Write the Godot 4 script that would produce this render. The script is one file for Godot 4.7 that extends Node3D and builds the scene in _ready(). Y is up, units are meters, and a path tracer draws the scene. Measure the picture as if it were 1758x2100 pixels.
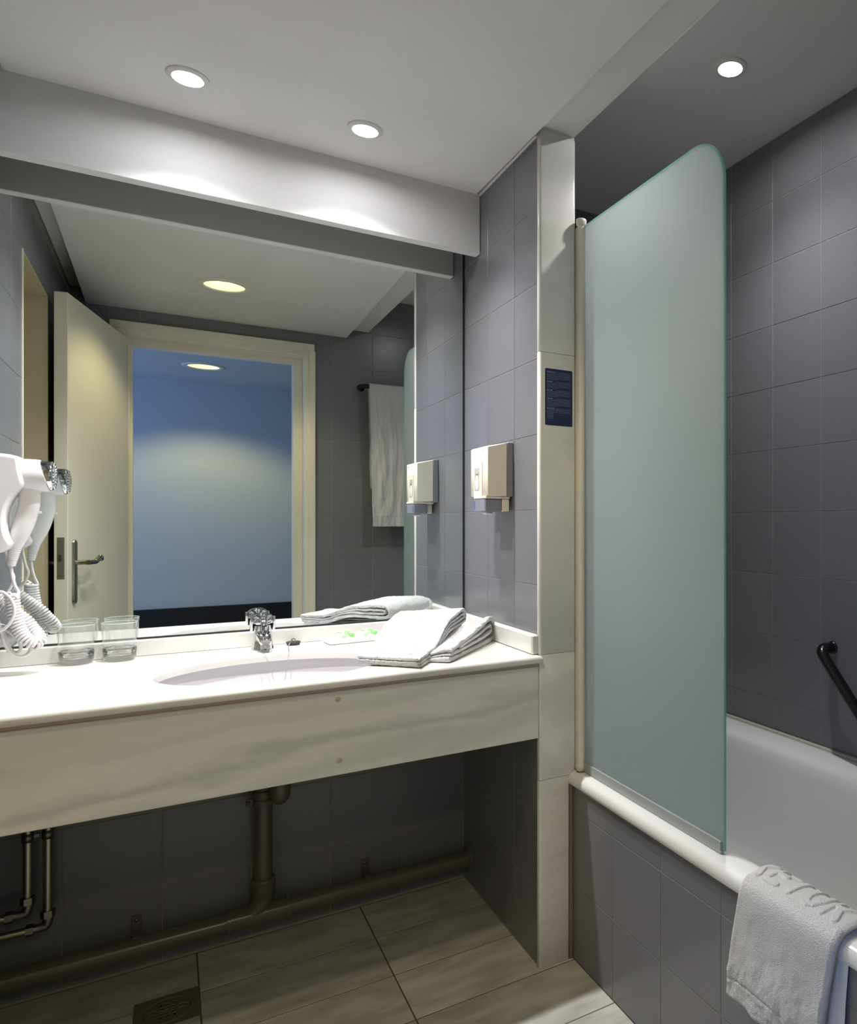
extends Node3D
# A hotel bathroom: vanity with mirror, partition with marble end, tub with frosted screen.
# x to the side (0 = tiled partition face), y up (0 = floor), z towards the door (0 = mirror wall).

const CAM := Vector3(-0.80606, 1.17604, 2.3426)
const YAW := 0.60024
const F := 1481.6
const CX := 1359.5
const CY := 1069.75
const XL := -1.172      # wall with the alcove
const XR := 0.7986      # tiled wall behind the tub
const ZD := 1.86        # door wall
const ZE := -0.19       # end wall of the tub
const ZM := 0.010       # face of the mirror
const CT := 0.826       # counter top
const HALL_Y := 2.14
const HALL_Z := 3.65

var M := {}
var taken := {}
var tile_meshes := {}
var rng := RandomNumberGenerator.new()

# ---------------------------------------------------------------- pixels to places
func ray(u: float, v: float) -> Vector3:
	var fw := Vector3(sin(YAW), 0, -cos(YAW))
	var rt := Vector3(cos(YAW), 0, sin(YAW))
	return fw + rt * ((u - CX) / F) + Vector3(0, (CY - v) / F, 0)
func at_z(u: float, v: float, z: float) -> Vector3:
	var r := ray(u, v)
	return CAM + r * ((z - CAM.z) / r.z)

# ---------------------------------------------------------------- naming
func numbered(n: String) -> String:
	if not taken.has(n):
		taken[n] = 0
		return n
	taken[n] += 1
	return "%s_%03d" % [n, taken[n]]
func tag(o: Node3D, label: String, category: String, group := "", kind := ""):
	o.set_meta("label", label)
	o.set_meta("category", category)
	if group: o.set_meta("group", group)
	if kind: o.set_meta("kind", kind)
	return o
func thing(called: String, label: String, category: String, at := Vector3.ZERO, turn := 0.0, group := "", kind := ""):
	var o := Node3D.new()
	o.name = numbered(called)
	add_child(o)
	o.position = at
	o.rotation.y = turn
	return tag(o, label, category, group, kind)
func part(called: String, st, m, parent, at := Vector3.ZERO):
	var o := MeshInstance3D.new()
	o.name = called
	if st is SurfaceTool:
		st.generate_normals()
		o.mesh = st.commit()
	else:
		o.mesh = st
	o.material_override = m
	o.position = at
	parent.add_child(o, true)
	return o
func struct(called: String, label: String, category: String):
	var o = thing(called, label, category, Vector3.ZERO, 0.0, "", "structure")
	return o

# ---------------------------------------------------------------- shapes
func mb(group := -1) -> SurfaceTool:
	var st := SurfaceTool.new()
	st.begin(Mesh.PRIMITIVE_TRIANGLES)
	st.set_smooth_group(group)
	return st
func tri(st, a, b, c):           # counter-clockwise from outside
	st.add_vertex(a); st.add_vertex(c); st.add_vertex(b)
func quad(st, a, b, c, d):
	tri(st, a, b, c); tri(st, a, c, d)
func bx(st, lo: Vector3, hi: Vector3, e := 0.002):
	var c := (lo + hi) / 2.0
	var h := (hi - lo) / 2.0
	e = min(e, min(h.x, min(h.y, h.z)) * 0.95)
	st.set_smooth_group(-1)
	for ax in 3:
		var u := (ax + 1) % 3
		var w := (ax + 2) % 3
		for s in [-1.0, 1.0]:
			var p := []
			for k in [[-1, -1], [1, -1], [1, 1], [-1, 1]]:
				var q := Vector3.ZERO
				q[ax] = h[ax] * s
				q[u] = (h[u] - e) * k[0]
				q[w] = (h[w] - e) * k[1]
				p.append(c + q)
			if s > 0: quad(st, p[0], p[1], p[2], p[3])
			else: quad(st, p[3], p[2], p[1], p[0])
	if e <= 0.0: return
	for ax in 3:                 # edges along ax
		var u := (ax + 1) % 3
		var w := (ax + 2) % 3
		for su in [-1.0, 1.0]:
			for sw in [-1.0, 1.0]:
				var p := []
				for k in [[-1, 0], [1, 0], [1, 1], [-1, 1]]:
					var q := Vector3.ZERO
					q[ax] = (h[ax] - e) * k[0]
					q[u] = (h[u] if k[1] == 0 else h[u] - e) * su
					q[w] = (h[w] - e if k[1] == 0 else h[w]) * sw
					p.append(c + q)
				if su * sw > 0: quad(st, p[3], p[2], p[1], p[0]); 
				else: quad(st, p[0], p[1], p[2], p[3])
	for sx in [-1.0, 1.0]:
		for sy in [-1.0, 1.0]:
			for sz in [-1.0, 1.0]:
				var a := c + Vector3(h.x * sx, (h.y - e) * sy, (h.z - e) * sz)
				var b := c + Vector3((h.x - e) * sx, h.y * sy, (h.z - e) * sz)
				var d := c + Vector3((h.x - e) * sx, (h.y - e) * sy, h.z * sz)
				if sx * sy * sz > 0: tri(st, a, b, d)
				else: tri(st, a, d, b)
func box(lo: Vector3, hi: Vector3, e := 0.002) -> SurfaceTool:
	var st := mb()
	bx(st, lo, hi, e)
	return st
func hexa(st, p):                # p[0..3] bottom counter-clockwise from above, p[4..7] top
	st.set_smooth_group(-1)
	quad(st, p[3], p[2], p[1], p[0]); quad(st, p[4], p[5], p[6], p[7])
	for i in 4:
		var j := (i + 1) % 4
		quad(st, p[i], p[j], p[j + 4], p[i + 4])
func rings(st, list, closed := true, cap_a := false, cap_b := false, group := 0):
	# list of arrays of points, each ring counter-clockwise seen from the end it grows to
	st.set_smooth_group(group)
	for i in list.size() - 1:
		var a = list[i]
		var b = list[i + 1]
		var n: int = a.size()
		for j in (n if closed else n - 1):
			var k := (j + 1) % n
			quad(st, a[j], a[k], b[k], b[j])
	st.set_smooth_group(group + 7)
	if cap_a: fan(st, list[0], true)
	if cap_b: fan(st, list[-1], false)
func fan(st, r, flip: bool):
	var c := Vector3.ZERO
	for p in r: c += p
	c /= r.size()
	for j in r.size():
		var k: int = (j + 1) % r.size()
		if flip: tri(st, c, r[k], r[j])
		else: tri(st, c, r[j], r[k])
func lathe(st, profiles, n := 32, xf := Transform3D(), squash := Vector2.ONE):
	# profiles: arrays of Vector2(radius, height) from top to bottom on the outside; each smooth in itself
	var g := 0
	for pr in profiles:
		var list := []
		for q in pr:
			var r := []
			for j in n:
				var a := TAU * j / n
				r.append(xf * Vector3(q.x * cos(a) * squash.x, q.y, q.x * sin(a) * squash.y))
			list.append(r)
		rings(st, list, true, false, false, g)
		g += 1
func frame_at(t: Vector3, up: Vector3) -> Basis:
	var x := up.cross(t)
	if x.length() < 0.05: x = Vector3(1, 0, 0.01).cross(t)
	x = x.normalized()
	return Basis(x, t.cross(x).normalized(), t)
func tube(st, pts, rad, n := 10, caps := true, group := 0, flat := 1.0):
	var list := []
	var up := Vector3(0.13, 0.21, 0.97)
	var last := Basis()
	for i in pts.size():
		var t: Vector3 = (pts[min(i + 1, pts.size() - 1)] - pts[max(i - 1, 0)]).normalized()
		var b: Basis
		if i == 0: b = frame_at(t, up)
		else:
			var x: Vector3 = last.x - t * last.x.dot(t)
			x = x.normalized()
			b = Basis(x, t.cross(x), t)
		last = b
		var r: float = rad[i] if rad is Array else rad
		var ring := []
		for j in n:
			var a := TAU * j / n
			ring.append(pts[i] + b.x * (cos(a) * r) + b.y * (sin(a) * r * flat))
		list.append(ring)
	rings(st, list, true, caps, caps, group)
func smooth_path(ctrl, per := 8):
	var c := Curve3D.new()
	for i in ctrl.size():
		var a: Vector3 = ctrl[max(i - 1, 0)]
		var b: Vector3 = ctrl[min(i + 1, ctrl.size() - 1)]
		var t := (b - a) / 6.0
		c.add_point(ctrl[i], -t, t)
	var out := []
	for i in ctrl.size() - 1:
		for k in per: out.append(c.sample(i, float(k) / per))
	out.append(ctrl[-1])
	return out
func sphere(st, c: Vector3, r: float, n := 8, m := 5, s := Vector3.ONE):
	var list := []
	for i in m + 1:
		var p := PI * i / m
		var ring := []
		for j in n:
			var a := TAU * j / n
			ring.append(c + Vector3(cos(a) * sin(p) * r * s.x, cos(p) * r * s.y, sin(a) * sin(p) * r * s.z))
		list.append(ring)
	rings(st, list, true, false, false, 0)
func rrect(x0: float, x1: float, z0: float, z1: float, r: float, y: float, per := 6):
	var out := []
	r = min(r, min(x1 - x0, z1 - z0) / 2.0 - 0.0005)
	for q in [[x1 - r, z1 - r, 0.0], [x0 + r, z1 - r, 0.5], [x0 + r, z0 + r, 1.0], [x1 - r, z0 + r, 1.5]]:
		for k in per + 1:
			var a: float = PI * (q[2] + 0.5 * k / per)
			out.append(Vector3(q[0] + r * cos(a), y, q[1] + r * sin(a)))
	return out
func poly_prism(st, pts: PackedVector2Array, to3: Callable, depths, insets, group := 3):
	# an outline pulled through depths, each with its own inset, capped at both ends
	if Geometry2D.is_polygon_clockwise(pts): pts.reverse()
	var n := pts.size()
	var nor := []
	for i in n:
		var e1 := (pts[i] - pts[(i + n - 1) % n]).normalized()
		var e2 := (pts[(i + 1) % n] - pts[i]).normalized()
		nor.append(-(Vector2(e1.y, -e1.x) + Vector2(e2.y, -e2.x)).normalized())
	var list := []
	for d in depths.size():
		var ring := []
		for i in n: ring.append(to3.call(pts[i] + nor[i] * insets[d], depths[d]))
		list.append(ring)
	rings(st, list, true, false, false, group)
	var idx := Geometry2D.triangulate_polygon(pts)
	st.set_smooth_group(group + 1)
	for k in range(0, idx.size(), 3):
		var a = list[-1]
		var b = list[0]
		# triangles follow the outline's sense
		var p0 := pts[idx[k]]
		var p1 := pts[idx[k + 1]]
		var p2 := pts[idx[k + 2]]
		var ccw := (p1 - p0).cross(p2 - p0) > 0
		var i0 := idx[k]
		var i1 := idx[k + 1] if ccw else idx[k + 2]
		var i2 := idx[k + 2] if ccw else idx[k + 1]
		tri(st, a[i0], a[i1], a[i2])
		tri(st, b[i0], b[i2], b[i1])

# ---------------------------------------------------------------- materials
func mat(called: String, c: Color, rough := 0.6, metal := 0.0, spec := 0.5) -> StandardMaterial3D:
	var m := StandardMaterial3D.new()
	m.resource_name = called
	m.albedo_color = c
	m.roughness = rough
	m.metallic = metal
	m.metallic_specular = spec
	M[called] = m
	return m
func noise_tex(freq: float, seed_: int, ramp = null, warp := 0.0, size := 512, octaves := 4, kind := FastNoiseLite.TYPE_SIMPLEX_SMOOTH) -> NoiseTexture2D:
	var n := FastNoiseLite.new()
	n.noise_type = kind
	n.seed = seed_
	n.frequency = freq
	n.fractal_octaves = octaves
	if warp > 0.0:
		n.domain_warp_enabled = true
		n.domain_warp_amplitude = warp
		n.domain_warp_frequency = freq * 0.8
	var t := NoiseTexture2D.new()
	t.width = size
	t.height = size
	t.seamless = true
	t.noise = n
	if ramp: 
		var g := Gradient.new()
		var off := PackedFloat32Array()
		var col := PackedColorArray()
		for r in ramp:
			off.append(r[0])
			col.append(r[1])
		g.offsets = off
		g.colors = col
		t.color_ramp = g
	return t
func planar(m: StandardMaterial3D, scale: Vector3, off := Vector3.ZERO):
	m.uv1_triplanar = true
	m.uv1_world_triplanar = true
	m.uv1_scale = scale
	m.uv1_offset = off
	m.uv1_triplanar_sharpness = 8.0
func g8(r: int, g: int, b: int) -> Color:
	return Color8(r, g, b)
func glow(called: String, c: Color, e: float) -> StandardMaterial3D:
	var m := mat(called, Color(0.9, 0.9, 0.9), 0.5)
	m.emission_enabled = true
	m.emission = c
	m.emission_energy_multiplier = e
	return m

func make_materials():
	# wall tiles: satin grey ceramic, three firings
	var greys := [g8(114, 114, 119), g8(113, 113, 118), g8(116, 116, 121)]
	for i in 3:
		var m := mat("tile_%d" % i, greys[i], 0.27, 0.0, 0.5)
	mat("grout", g8(150, 147, 140), 0.9)
	mat("grout_dark", g8(74, 66, 56), 0.95)
	# marble: warm white with soft grey-green drifts
	for i in 4:
		var m := mat("marble_%d" % i, Color.WHITE, 0.22, 0.0, 0.5)
		var k := 0.97 + 0.02 * (i % 2)
		m.albedo_texture = noise_tex(0.0045, 31 + i, [[0.0, Color(0.83 * k, 0.828 * k, 0.80 * k)], [0.40, Color(0.88 * k, 0.872 * k, 0.85 * k)], [0.55, Color(0.91 * k, 0.90 * k, 0.88 * k)], [1.0, Color(0.93 * k, 0.92 * k, 0.90 * k)]], 60.0, 512, 4)
		planar(m, Vector3(0.9, 1.6, 1.6), Vector3(0.31 * i, 0.17 * i, 0.43 * i))
	for i in 4:              # floor planks: greyer, streaked along x
		var m := mat("plank_%d" % i, Color.WHITE, 0.38, 0.0, 0.5)
		var k: float = [0.96, 1.0, 0.93, 0.98][i]
		m.albedo_texture = noise_tex(0.012, 51 + i, [[0.0, Color(0.66 * k, 0.66 * k, 0.62 * k)], [0.35, Color(0.75 * k, 0.74 * k, 0.705 * k)], [0.6, Color(0.80 * k, 0.79 * k, 0.76 * k)], [1.0, Color(0.86 * k, 0.85 * k, 0.82 * k)]], 45.0, 512, 5)
		planar(m, Vector3(0.8, 2.6, 2.6), Vector3(0.27 * i, 0.0, 0.39 * i))
	mat("floor_joint", g8(88, 78, 64), 0.95)
	var paint := mat("white_paint", Color.WHITE, 0.75, 0.0, 0.35)
	paint.albedo_texture = noise_tex(0.008, 71, [[0.0, g8(213, 212, 211)], [1.0, g8(219, 218, 217)]], 0.0, 256, 4)
	planar(paint, Vector3.ONE * 0.9)
	mat("cream_paint", g8(226, 220, 202), 0.42, 0.0, 0.45)
	mat("alcove_cream", g8(188, 176, 144), 0.6)
	mat("hall_paint", g8(190, 199, 206), 0.8)
	mat("hall_floor", g8(150, 148, 144), 0.5)
	mat("hall_dark", g8(22, 20, 24), 0.5)
	mat("mirror_glass", Color(0.90, 0.92, 0.905), 0.0, 1.0)
	mat("mirror_edge", g8(34, 36, 36), 0.4)
	mat("chrome", Color(0.83, 0.84, 0.85), 0.06, 1.0)
	mat("nickel", Color(0.66, 0.64, 0.60), 0.26, 1.0)
	mat("steel", Color(0.52, 0.51, 0.49), 0.32, 1.0)
	mat("white_plastic", g8(226, 223, 225), 0.25)
	mat("white_enamel", g8(228, 228, 227), 0.14)
	mat("ceramic", g8(206, 203, 207), 0.15)
	mat("cream_plastic", g8(226, 219, 204), 0.4)
	mat("grey_plastic", g8(128, 129, 142), 0.4)
	mat("grey_print", g8(176, 170, 158), 0.5)
	mat("blue_print", g8(52, 74, 160), 0.5)
	mat("soap_bag", g8(226, 232, 230), 0.3)
	mat("black_plastic", g8(16, 17, 20), 0.22)
	mat("rubber", g8(30, 31, 33), 0.55)
	mat("grey_pipe", g8(96, 93, 84), 0.26)
	mat("profile_white", g8(228, 222, 208), 0.3)
	mat("rust", g8(128, 84, 44), 0.9)
	mat("caulk", g8(186, 180, 166), 0.6)
	mat("caulk_brown", g8(120, 108, 92), 0.8)
	mat("clear_seal", g8(158, 162, 162), 0.25)
	mat("putty", g8(196, 176, 152), 0.5)
	mat("iron", g8(108, 102, 92), 0.45, 0.1)
	mat("drain_cup", g8(118, 114, 106), 0.6)
	mat("sign_blue", g8(24, 34, 78), 0.35)
	mat("sign_white", g8(186, 192, 206), 0.5)
	mat("white_porcelain", g8(240, 238, 238), 0.2)
	var ww := mat("wrap_print", Color.WHITE, 0.35)
	ww.vertex_color_use_as_albedo = true
	mat("wrap_white", g8(226, 224, 230), 0.35)
	# frosted glass: scatters what passes through it
	var fg := mat("frosted", g8(147, 162, 164), 0.42, 0.0, 0.5)
	fg.backlight_enabled = true
	fg.backlight = Color(0.98, 1.0, 0.995)
	var fe := mat("glass_edge", g8(150, 190, 184), 0.12)
	fe.backlight_enabled = true
	fe.backlight = Color(0.8, 0.95, 0.92)
	# terry cloth
	var terry := mat("terry", g8(216, 215, 216), 1.0, 0.0, 0.2)
	terry.rim_enabled = true
	terry.rim = 0.3
	terry.rim_tint = 0.5
	terry.heightmap_enabled = true
	terry.heightmap_texture = noise_tex(0.09, 81, null, 0.0, 512, 3)
	terry.heightmap_scale = 0.2
	planar(terry, Vector3.ONE * 11.0)
	var flat_weave := mat("flat_weave", g8(232, 228, 228), 0.95, 0.0, 0.2)
	flat_weave.heightmap_enabled = true
	flat_weave.heightmap_texture = noise_tex(0.2, 82, null, 0.0, 256, 1)
	flat_weave.heightmap_scale = 0.05
	planar(flat_weave, Vector3.ONE * 8.0)
	# drinking glass
	var dg := mat("clear_glass", Color(0.90, 0.93, 0.92, 0.05), 0.0)
	dg.transparency = BaseMaterial3D.TRANSPARENCY_ALPHA
	var rgl := mat("glass_rim", Color(0.86, 0.90, 0.89, 0.38), 0.0)
	rgl.transparency = BaseMaterial3D.TRANSPARENCY_ALPHA
	var sgl := mat("solid_glass", Color(1.0, 1.0, 1.0, 0.0), 0.0)
	sgl.transparency = BaseMaterial3D.TRANSPARENCY_ALPHA
	sgl.refraction_enabled = true
	sgl.refraction_scale = 0.05
	# lamps
	glow("led", Color(1.0, 0.985, 0.96), 9.0)
	glow("warm_reflector", Color(1.0, 0.95, 0.70), 0.55)
	glow("warm_bulb", Color(1.0, 0.97, 0.80), 3.0)
	glow("window_sky", Color(0.45, 0.62, 1.0), 1.2)
	# vanity apron: long soft grey-green veins rising along the board, dyed into the stone
	var im := Image.create(512, 128, false, Image.FORMAT_RGB8)
	var fn := FastNoiseLite.new()
	fn.seed = 5
	fn.frequency = 0.01
	fn.fractal_octaves = 4
	for y in 128:
		for x in 512:
			var u := x / 512.0
			var v := y / 128.0
			var w := fn.get_noise_2d(x * 0.5, y * 1.3) * 0.22
			var vein := 0.0
			for q in [[0.95, 0.62, 0.055, 0.9], [1.35, 0.75, 0.10, 0.6], [0.50, 0.55, 0.07, 0.35], [0.2, 0.5, 0.12, 0.3]]:
				var d: float = v - (q[0] - q[1] * u) + w
				vein += q[3] * exp(-d * d / (2.0 * q[2] * q[2]))
			var n2 := fn.get_noise_2d(x * 3.0 + 900.0, y * 6.0) * 0.012
			var c := Color(0.89, 0.882, 0.862).lerp(Color(0.76, 0.77, 0.74), clampf(vein * 0.85, 0.0, 1.0))
			im.set_pixel(x, y, Color(c.r + n2, c.g + n2, c.b + n2))
	var ap := mat("apron_marble", Color.WHITE, 0.3)
	ap.albedo_texture = ImageTexture.create_from_image(im)
	# notice: navy print with lines too small to read
	var sg := Image.create(160, 300, false, Image.FORMAT_RGB8)
	sg.fill(g8(22, 32, 76))
	rng.seed = 44
	var row := 10
	for block in [[7, 6], [6, 5], [6, 5], [7, 6], [9, 4]]:
		for l in block[0]:
			var x := 6
			var last_x := 152 if l < block[0] - 1 else 70
			if block[1] == 4 and l > 3: last_x = 46
			if l == 0: x = 62
			while x < last_x:
				var wlen := rng.randi_range(4, 13)
				sg.fill_rect(Rect2i(x, row, mini(wlen, last_x - x), 2), g8(128, 138, 166))
				x += wlen + 2
			row += 7
		row += 5
	var si := mat("sign_print", Color.WHITE, 0.35)
	si.albedo_texture = ImageTexture.create_from_image(sg)

# ---------------------------------------------------------------- pieces used more than once
func tile_mesh(w: float, h: float, thick: float, e: float):
	var key := "%d_%d_%d" % [roundi(w * 2000), roundi(h * 2000), roundi(thick * 2000)]
	if not tile_meshes.has(key):
		var st := mb()
		var a := w / 2.0
		var b := h / 2.0
		var f := [Vector3(-a + e, -b + e, 0), Vector3(a - e, -b + e, 0), Vector3(a - e, b - e, 0), Vector3(-a + e, b - e, 0)]
		var s := [Vector3(-a, -b, -e), Vector3(a, -b, -e), Vector3(a, b, -e), Vector3(-a, b, -e)]
		var k := [Vector3(-a, -b, -thick), Vector3(a, -b, -thick), Vector3(a, b, -thick), Vector3(-a, b, -thick)]
		quad(st, f[0], f[1], f[2], f[3])
		for i in 4:
			var j := (i + 1) % 4
			quad(st, s[i], s[j], f[j], f[i])
			quad(st, k[i], k[j], s[j], s[i])
		st.generate_normals()
		tile_meshes[key] = st.commit()
	return tile_meshes[key]
func tiles(parent, origin: Vector3, u: Vector3, v: Vector3, us, vs, mats, called := "tile", gap := 0.002, e := 0.0007, wobble := 0.0008, thick := 0.006):
	var n := u.cross(v)
	for i in us.size() - 1:
		for j in vs.size() - 1:
			var w: float = us[i + 1] - us[i] - gap
			var h: float = vs[j + 1] - vs[j] - gap
			if w < 0.006 or h < 0.006: continue
			var o := MeshInstance3D.new()
			o.name = called
			o.mesh = tile_mesh(w, h, thick, e)
			o.material_override = M[mats[rng.randi() % mats.size()]]
			var b := Basis(u, v, n)
			b = b.rotated(u, rng.randf_range(-wobble, wobble)).rotated(v, rng.randf_range(-wobble, wobble))
			o.transform = Transform3D(b, origin + u * ((us[i] + us[i + 1]) / 2.0) + v * ((vs[j] + vs[j + 1]) / 2.0))
			parent.add_child(o, true)
func steps(a: float, b: float, joint: float, pitch: float):
	# a, then every joint of that pitch between a and b, then b
	var out := [a]
	var x := joint + ceilf((a + 0.012 - joint) / pitch) * pitch
	while x < b - 0.012:
		out.append(x)
		x += pitch
	out.append(b)
	return out
func neg(list):
	var out := []
	for i in list.size(): out.append(-list[list.size() - 1 - i])
	return out
func rect_hit(x0, x1, z0, z1, c: Vector2, ang: float) -> Vector2:
	var d := Vector2(cos(ang), sin(ang))
	var t := 1e9
	if d.x > 1e-9: t = min(t, (x1 - c.x) / d.x)
	if d.x < -1e-9: t = min(t, (x0 - c.x) / d.x)
	if d.y > 1e-9: t = min(t, (z1 - c.y) / d.y)
	if d.y < -1e-9: t = min(t, (z0 - c.y) / d.y)
	return c + d * t
func plate(st, x0, x1, z0, z1, c: Vector2, ab: Vector2, y0: float, y1: float, r_in := 0.0, r_out := 0.0, slope := 0.0, n := 96):
	# a slab with an oval hole; both edges may be rounded
	var angs := []
	for i in n: angs.append(-PI + TAU * i / n)
	for q in [[x0, z0], [x1, z0], [x1, z1], [x0, z1]]: angs.append(atan2(q[1] - c.y, q[0] - c.x))
	angs.sort()
	var sec := []            # [side 0 = hole 1 = rim, inset, y, smooth group]
	var hr := (y1 - y0) / 2.0
	var prof := []
	for k in 7:
		var a := PI / 2.0 * k / 6.0
		prof.append([0, r_in * (1.0 - sin(a)), y1 - r_in * (1.0 - cos(a))])
	var inner := [prof.duplicate()]
	inner[0].append([0, 0.0, y0])
	var outer := []
	for k in 13:
		var a := PI * k / 12.0
		outer.append([1, r_out * (1.0 - sin(a)), (y0 + y1) / 2.0 + (hr if r_out <= 0 else hr) * cos(a)])
	if r_out <= 0.0: outer = [[1, 0.0, y1], [1, 0.0, y0]]
	var ring := func(s):
		var out := []
		for a in angs:
			var p: Vector2
			if s[0] == 0:
				var w := Vector2(cos(a) * ab.x, sin(a) * ab.y)
				# hole sampled along the same direction as the rim
				var d := Vector2(cos(a), sin(a))
				var t := 1.0 / sqrt(pow(d.x / ab.x, 2) + pow(d.y / ab.y, 2))
				p = c + d * (t + s[1])
			else: p = rect_hit(x0 + s[1], x1 - s[1], z0 + s[1], z1 - s[1], c, a)
			out.append(Vector3(p.x, s[2] + slope * (p.y - z0), p.y))
		return out
	# rings run outward at the top, down the rim, inward below, up the hole
	var hole := []
	for k in range(inner[0].size() - 1, -1, -1): hole.append(ring.call(inner[0][k]))
	rings(st, hole, true, false, false, 1)
	rings(st, [hole[-1], ring.call(outer[0])], true, false, false, 2)
	var rim := []
	for s in outer: rim.append(ring.call(s))
	rings(st, rim, true, false, false, 3)
	rings(st, [rim[-1], hole[0]], true, false, false, 4)
func lamp(at: Vector3, size: float, energy: float, c: Color, parent):
	var l := AreaLight3D.new()
	l.name = "lamp_light"
	l.area_size = Vector2(size, size)
	l.light_energy = energy
	l.light_color = c
	l.area_range = 8.0
	l.shadow_enabled = true
	l.position = at
	l.rotation.x = -PI / 2.0
	parent.add_child(l, true)
func led_downlight(label: String, at: Vector3, r: float, energy: float, spill: float, c: Color):
	var t = thing("led_downlight", label, "light", at, 0.0, "recessed white downlights")
	var st := mb()
	var ri := r * 0.66
	lathe(st, [[Vector2(ri, -0.0012), Vector2(ri + 0.001, -0.006), Vector2(ri + 0.003, -0.0075)], [Vector2(ri + 0.003, -0.0075), Vector2(r - 0.003, -0.0052), Vector2(r - 0.0008, -0.0035), Vector2(r, 0.0)]], 48)
	part("trim_ring", st, M.white_paint, t)
	st = mb()
	lathe(st, [[Vector2(ri, -0.0014), Vector2(0.0005, -0.0014)]], 40)
	part("lamp_lens", st, M.led, t)
	lamp(Vector3(0, -0.003, 0), ri * 1.5, spill, c, t)      # what the lens scatters to the sides
	var l := SpotLight3D.new()                              # its beam
	l.name = "lamp_beam"
	l.spot_angle = 60.0
	l.spot_angle_attenuation = 1.0
	l.spot_range = 8.0
	l.spot_attenuation = 2.0
	l.light_energy = energy
	l.light_color = c
	l.light_size = ri * 0.8
	l.shadow_enabled = true
	l.position = Vector3(0, -0.004, 0)
	l.rotation.x = -PI / 2.0
	t.add_child(l, true)
	return t
func can_downlight(label: String, at: Vector3, r: float, energy: float, angle: float, c: Color):
	var t = thing("can_downlight", label, "light", at, 0.0, "recessed warm downlights")
	var ri := r * 0.74
	var st := mb()
	lathe(st, [[Vector2(ri, 0.0), Vector2(ri + 0.002, -0.005), Vector2(r - 0.004, -0.005), Vector2(r, -0.001), Vector2(r, 0.002)]], 48)
	part("trim_ring", st, M.cream_paint, t)
	st = mb()
	lathe(st, [[Vector2(0.001, 0.085), Vector2(ri * 0.5, 0.083), Vector2(ri * 0.8, 0.06), Vector2(ri * 0.95, 0.03), Vector2(ri, 0.0)]], 48)
	part("lamp_reflector", st, M.warm_reflector, t)
	st = mb()
	for s in [-0.022, 0.022]: tube(st, [Vector3(s, 0.03, -ri * 0.45), Vector3(s, 0.03, ri * 0.45)], 0.009, 10)
	part("lamp_bulb", st, M.warm_bulb, t)
	var l := SpotLight3D.new()
	l.name = "lamp_light"
	l.spot_angle = angle
	l.spot_angle_attenuation = 0.45
	l.spot_range = 8.0
	l.spot_attenuation = 2.0
	l.light_energy = energy
	l.light_color = c
	l.light_size = 0.035
	l.shadow_enabled = true
	l.position = Vector3(0, -0.004, 0)
	l.rotation.x = -PI / 2.0
	t.add_child(l, true)
	return t

# letters as strokes in a unit box, for woven relief
const STROKES := {
	"E": [[[1.0, 1.0], [0.0, 1.0], [0.0, 0.0], [1.0, 0.0]], [[0.0, 0.5], [0.85, 0.5]]],
	"T": [[[0.0, 1.0], [1.0, 1.0]], [[0.5, 1.0], [0.5, 0.0]]],
	"U": [[[0.0, 1.0], [0.0, 0.35], [0.2, 0.06], [0.5, 0.0], [0.8, 0.06], [1.0, 0.35], [1.0, 1.0]]],
	"R": [[[0.0, 0.0], [0.0, 1.0], [0.7, 1.0], [1.0, 0.75], [0.7, 0.5], [0.0, 0.5]], [[0.5, 0.5], [1.0, 0.0]]],
}
func relief(p: Vector2, word: String, w: float, h: float, space: float, half: float) -> float:
	# 1 inside the strokes of the word, 0 outside; p in metres from the start of the baseline
	if p.y < -half * 2.0 or p.y > h + half * 2.0: return 0.0
	var i := int(floor(p.x / (w + space)))
	if i < 0 or i >= word.length(): return 0.0
	var q := Vector2(p.x - i * (w + space), p.y)
	var best := 1.0
	for line in STROKES[word[i]]:
		for k in line.size() - 1:
			var a := Vector2(line[k][0] * w, line[k][1] * h)
			var b := Vector2(line[k + 1][0] * w, line[k + 1][1] * h)
			best = min(best, q.distance_to(Geometry2D.get_closest_point_to_segment(q, a, b)))
	return 1.0 - smoothstep(half * 0.75, half * 1.15, best)
func along(path, per := 6):
	# a smooth 2D path with even small steps
	var c3 := []
	for q in path: c3.append(Vector3(q[0], q[1], 0))
	return smooth_path(c3, per)
func ribbon(st, path, half: float, to3: Callable, ts, soft := true, group := 0):
	# a thick cloth ribbon: its middle line in 2D, pulled sideways through ts; both side edges closed
	var n: int = path.size()
	var up := []
	var dn := []
	for i in n:
		var t: Vector3 = (path[min(i + 1, n - 1)] - path[max(i - 1, 0)]).normalized()
		var nn := Vector3(-t.y, t.x, 0)
		var hh := half
		if i == 0 or i == n - 1: hh *= 0.45
		up.append(path[i] + nn * hh)
		dn.append(path[i] - nn * hh)
	var loop := []
	for i in n: loop.append(up[i])
	for i in n: loop.append(dn[n - 1 - i])
	var list := []
	var m: int = ts.size()
	for k in m:
		var ring := []
		var inset := 0.0
		if soft and (k == 0 or k == m - 1): inset = 0.42
		for i in loop.size():
			var q: Vector3 = loop[i]
			if inset > 0.0:
				var mid: Vector3 = path[i] if i < n else path[2 * n - 1 - i]
				q = q.lerp(mid, inset)
			ring.append(to3.call(q.x, q.y, ts[k]))
		list.append(ring)
	rings(st, list, true, false, false, group)
	st.set_smooth_group(group + 5)
	for k in [0, m - 1]:
		for i in n - 1:
			var a = list[k][i]
			var b = list[k][i + 1]
			var c = list[k][2 * n - 2 - i]
			var d = list[k][2 * n - 1 - i]
			if k == 0: quad(st, d, c, b, a)
			else: quad(st, a, b, c, d)

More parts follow.
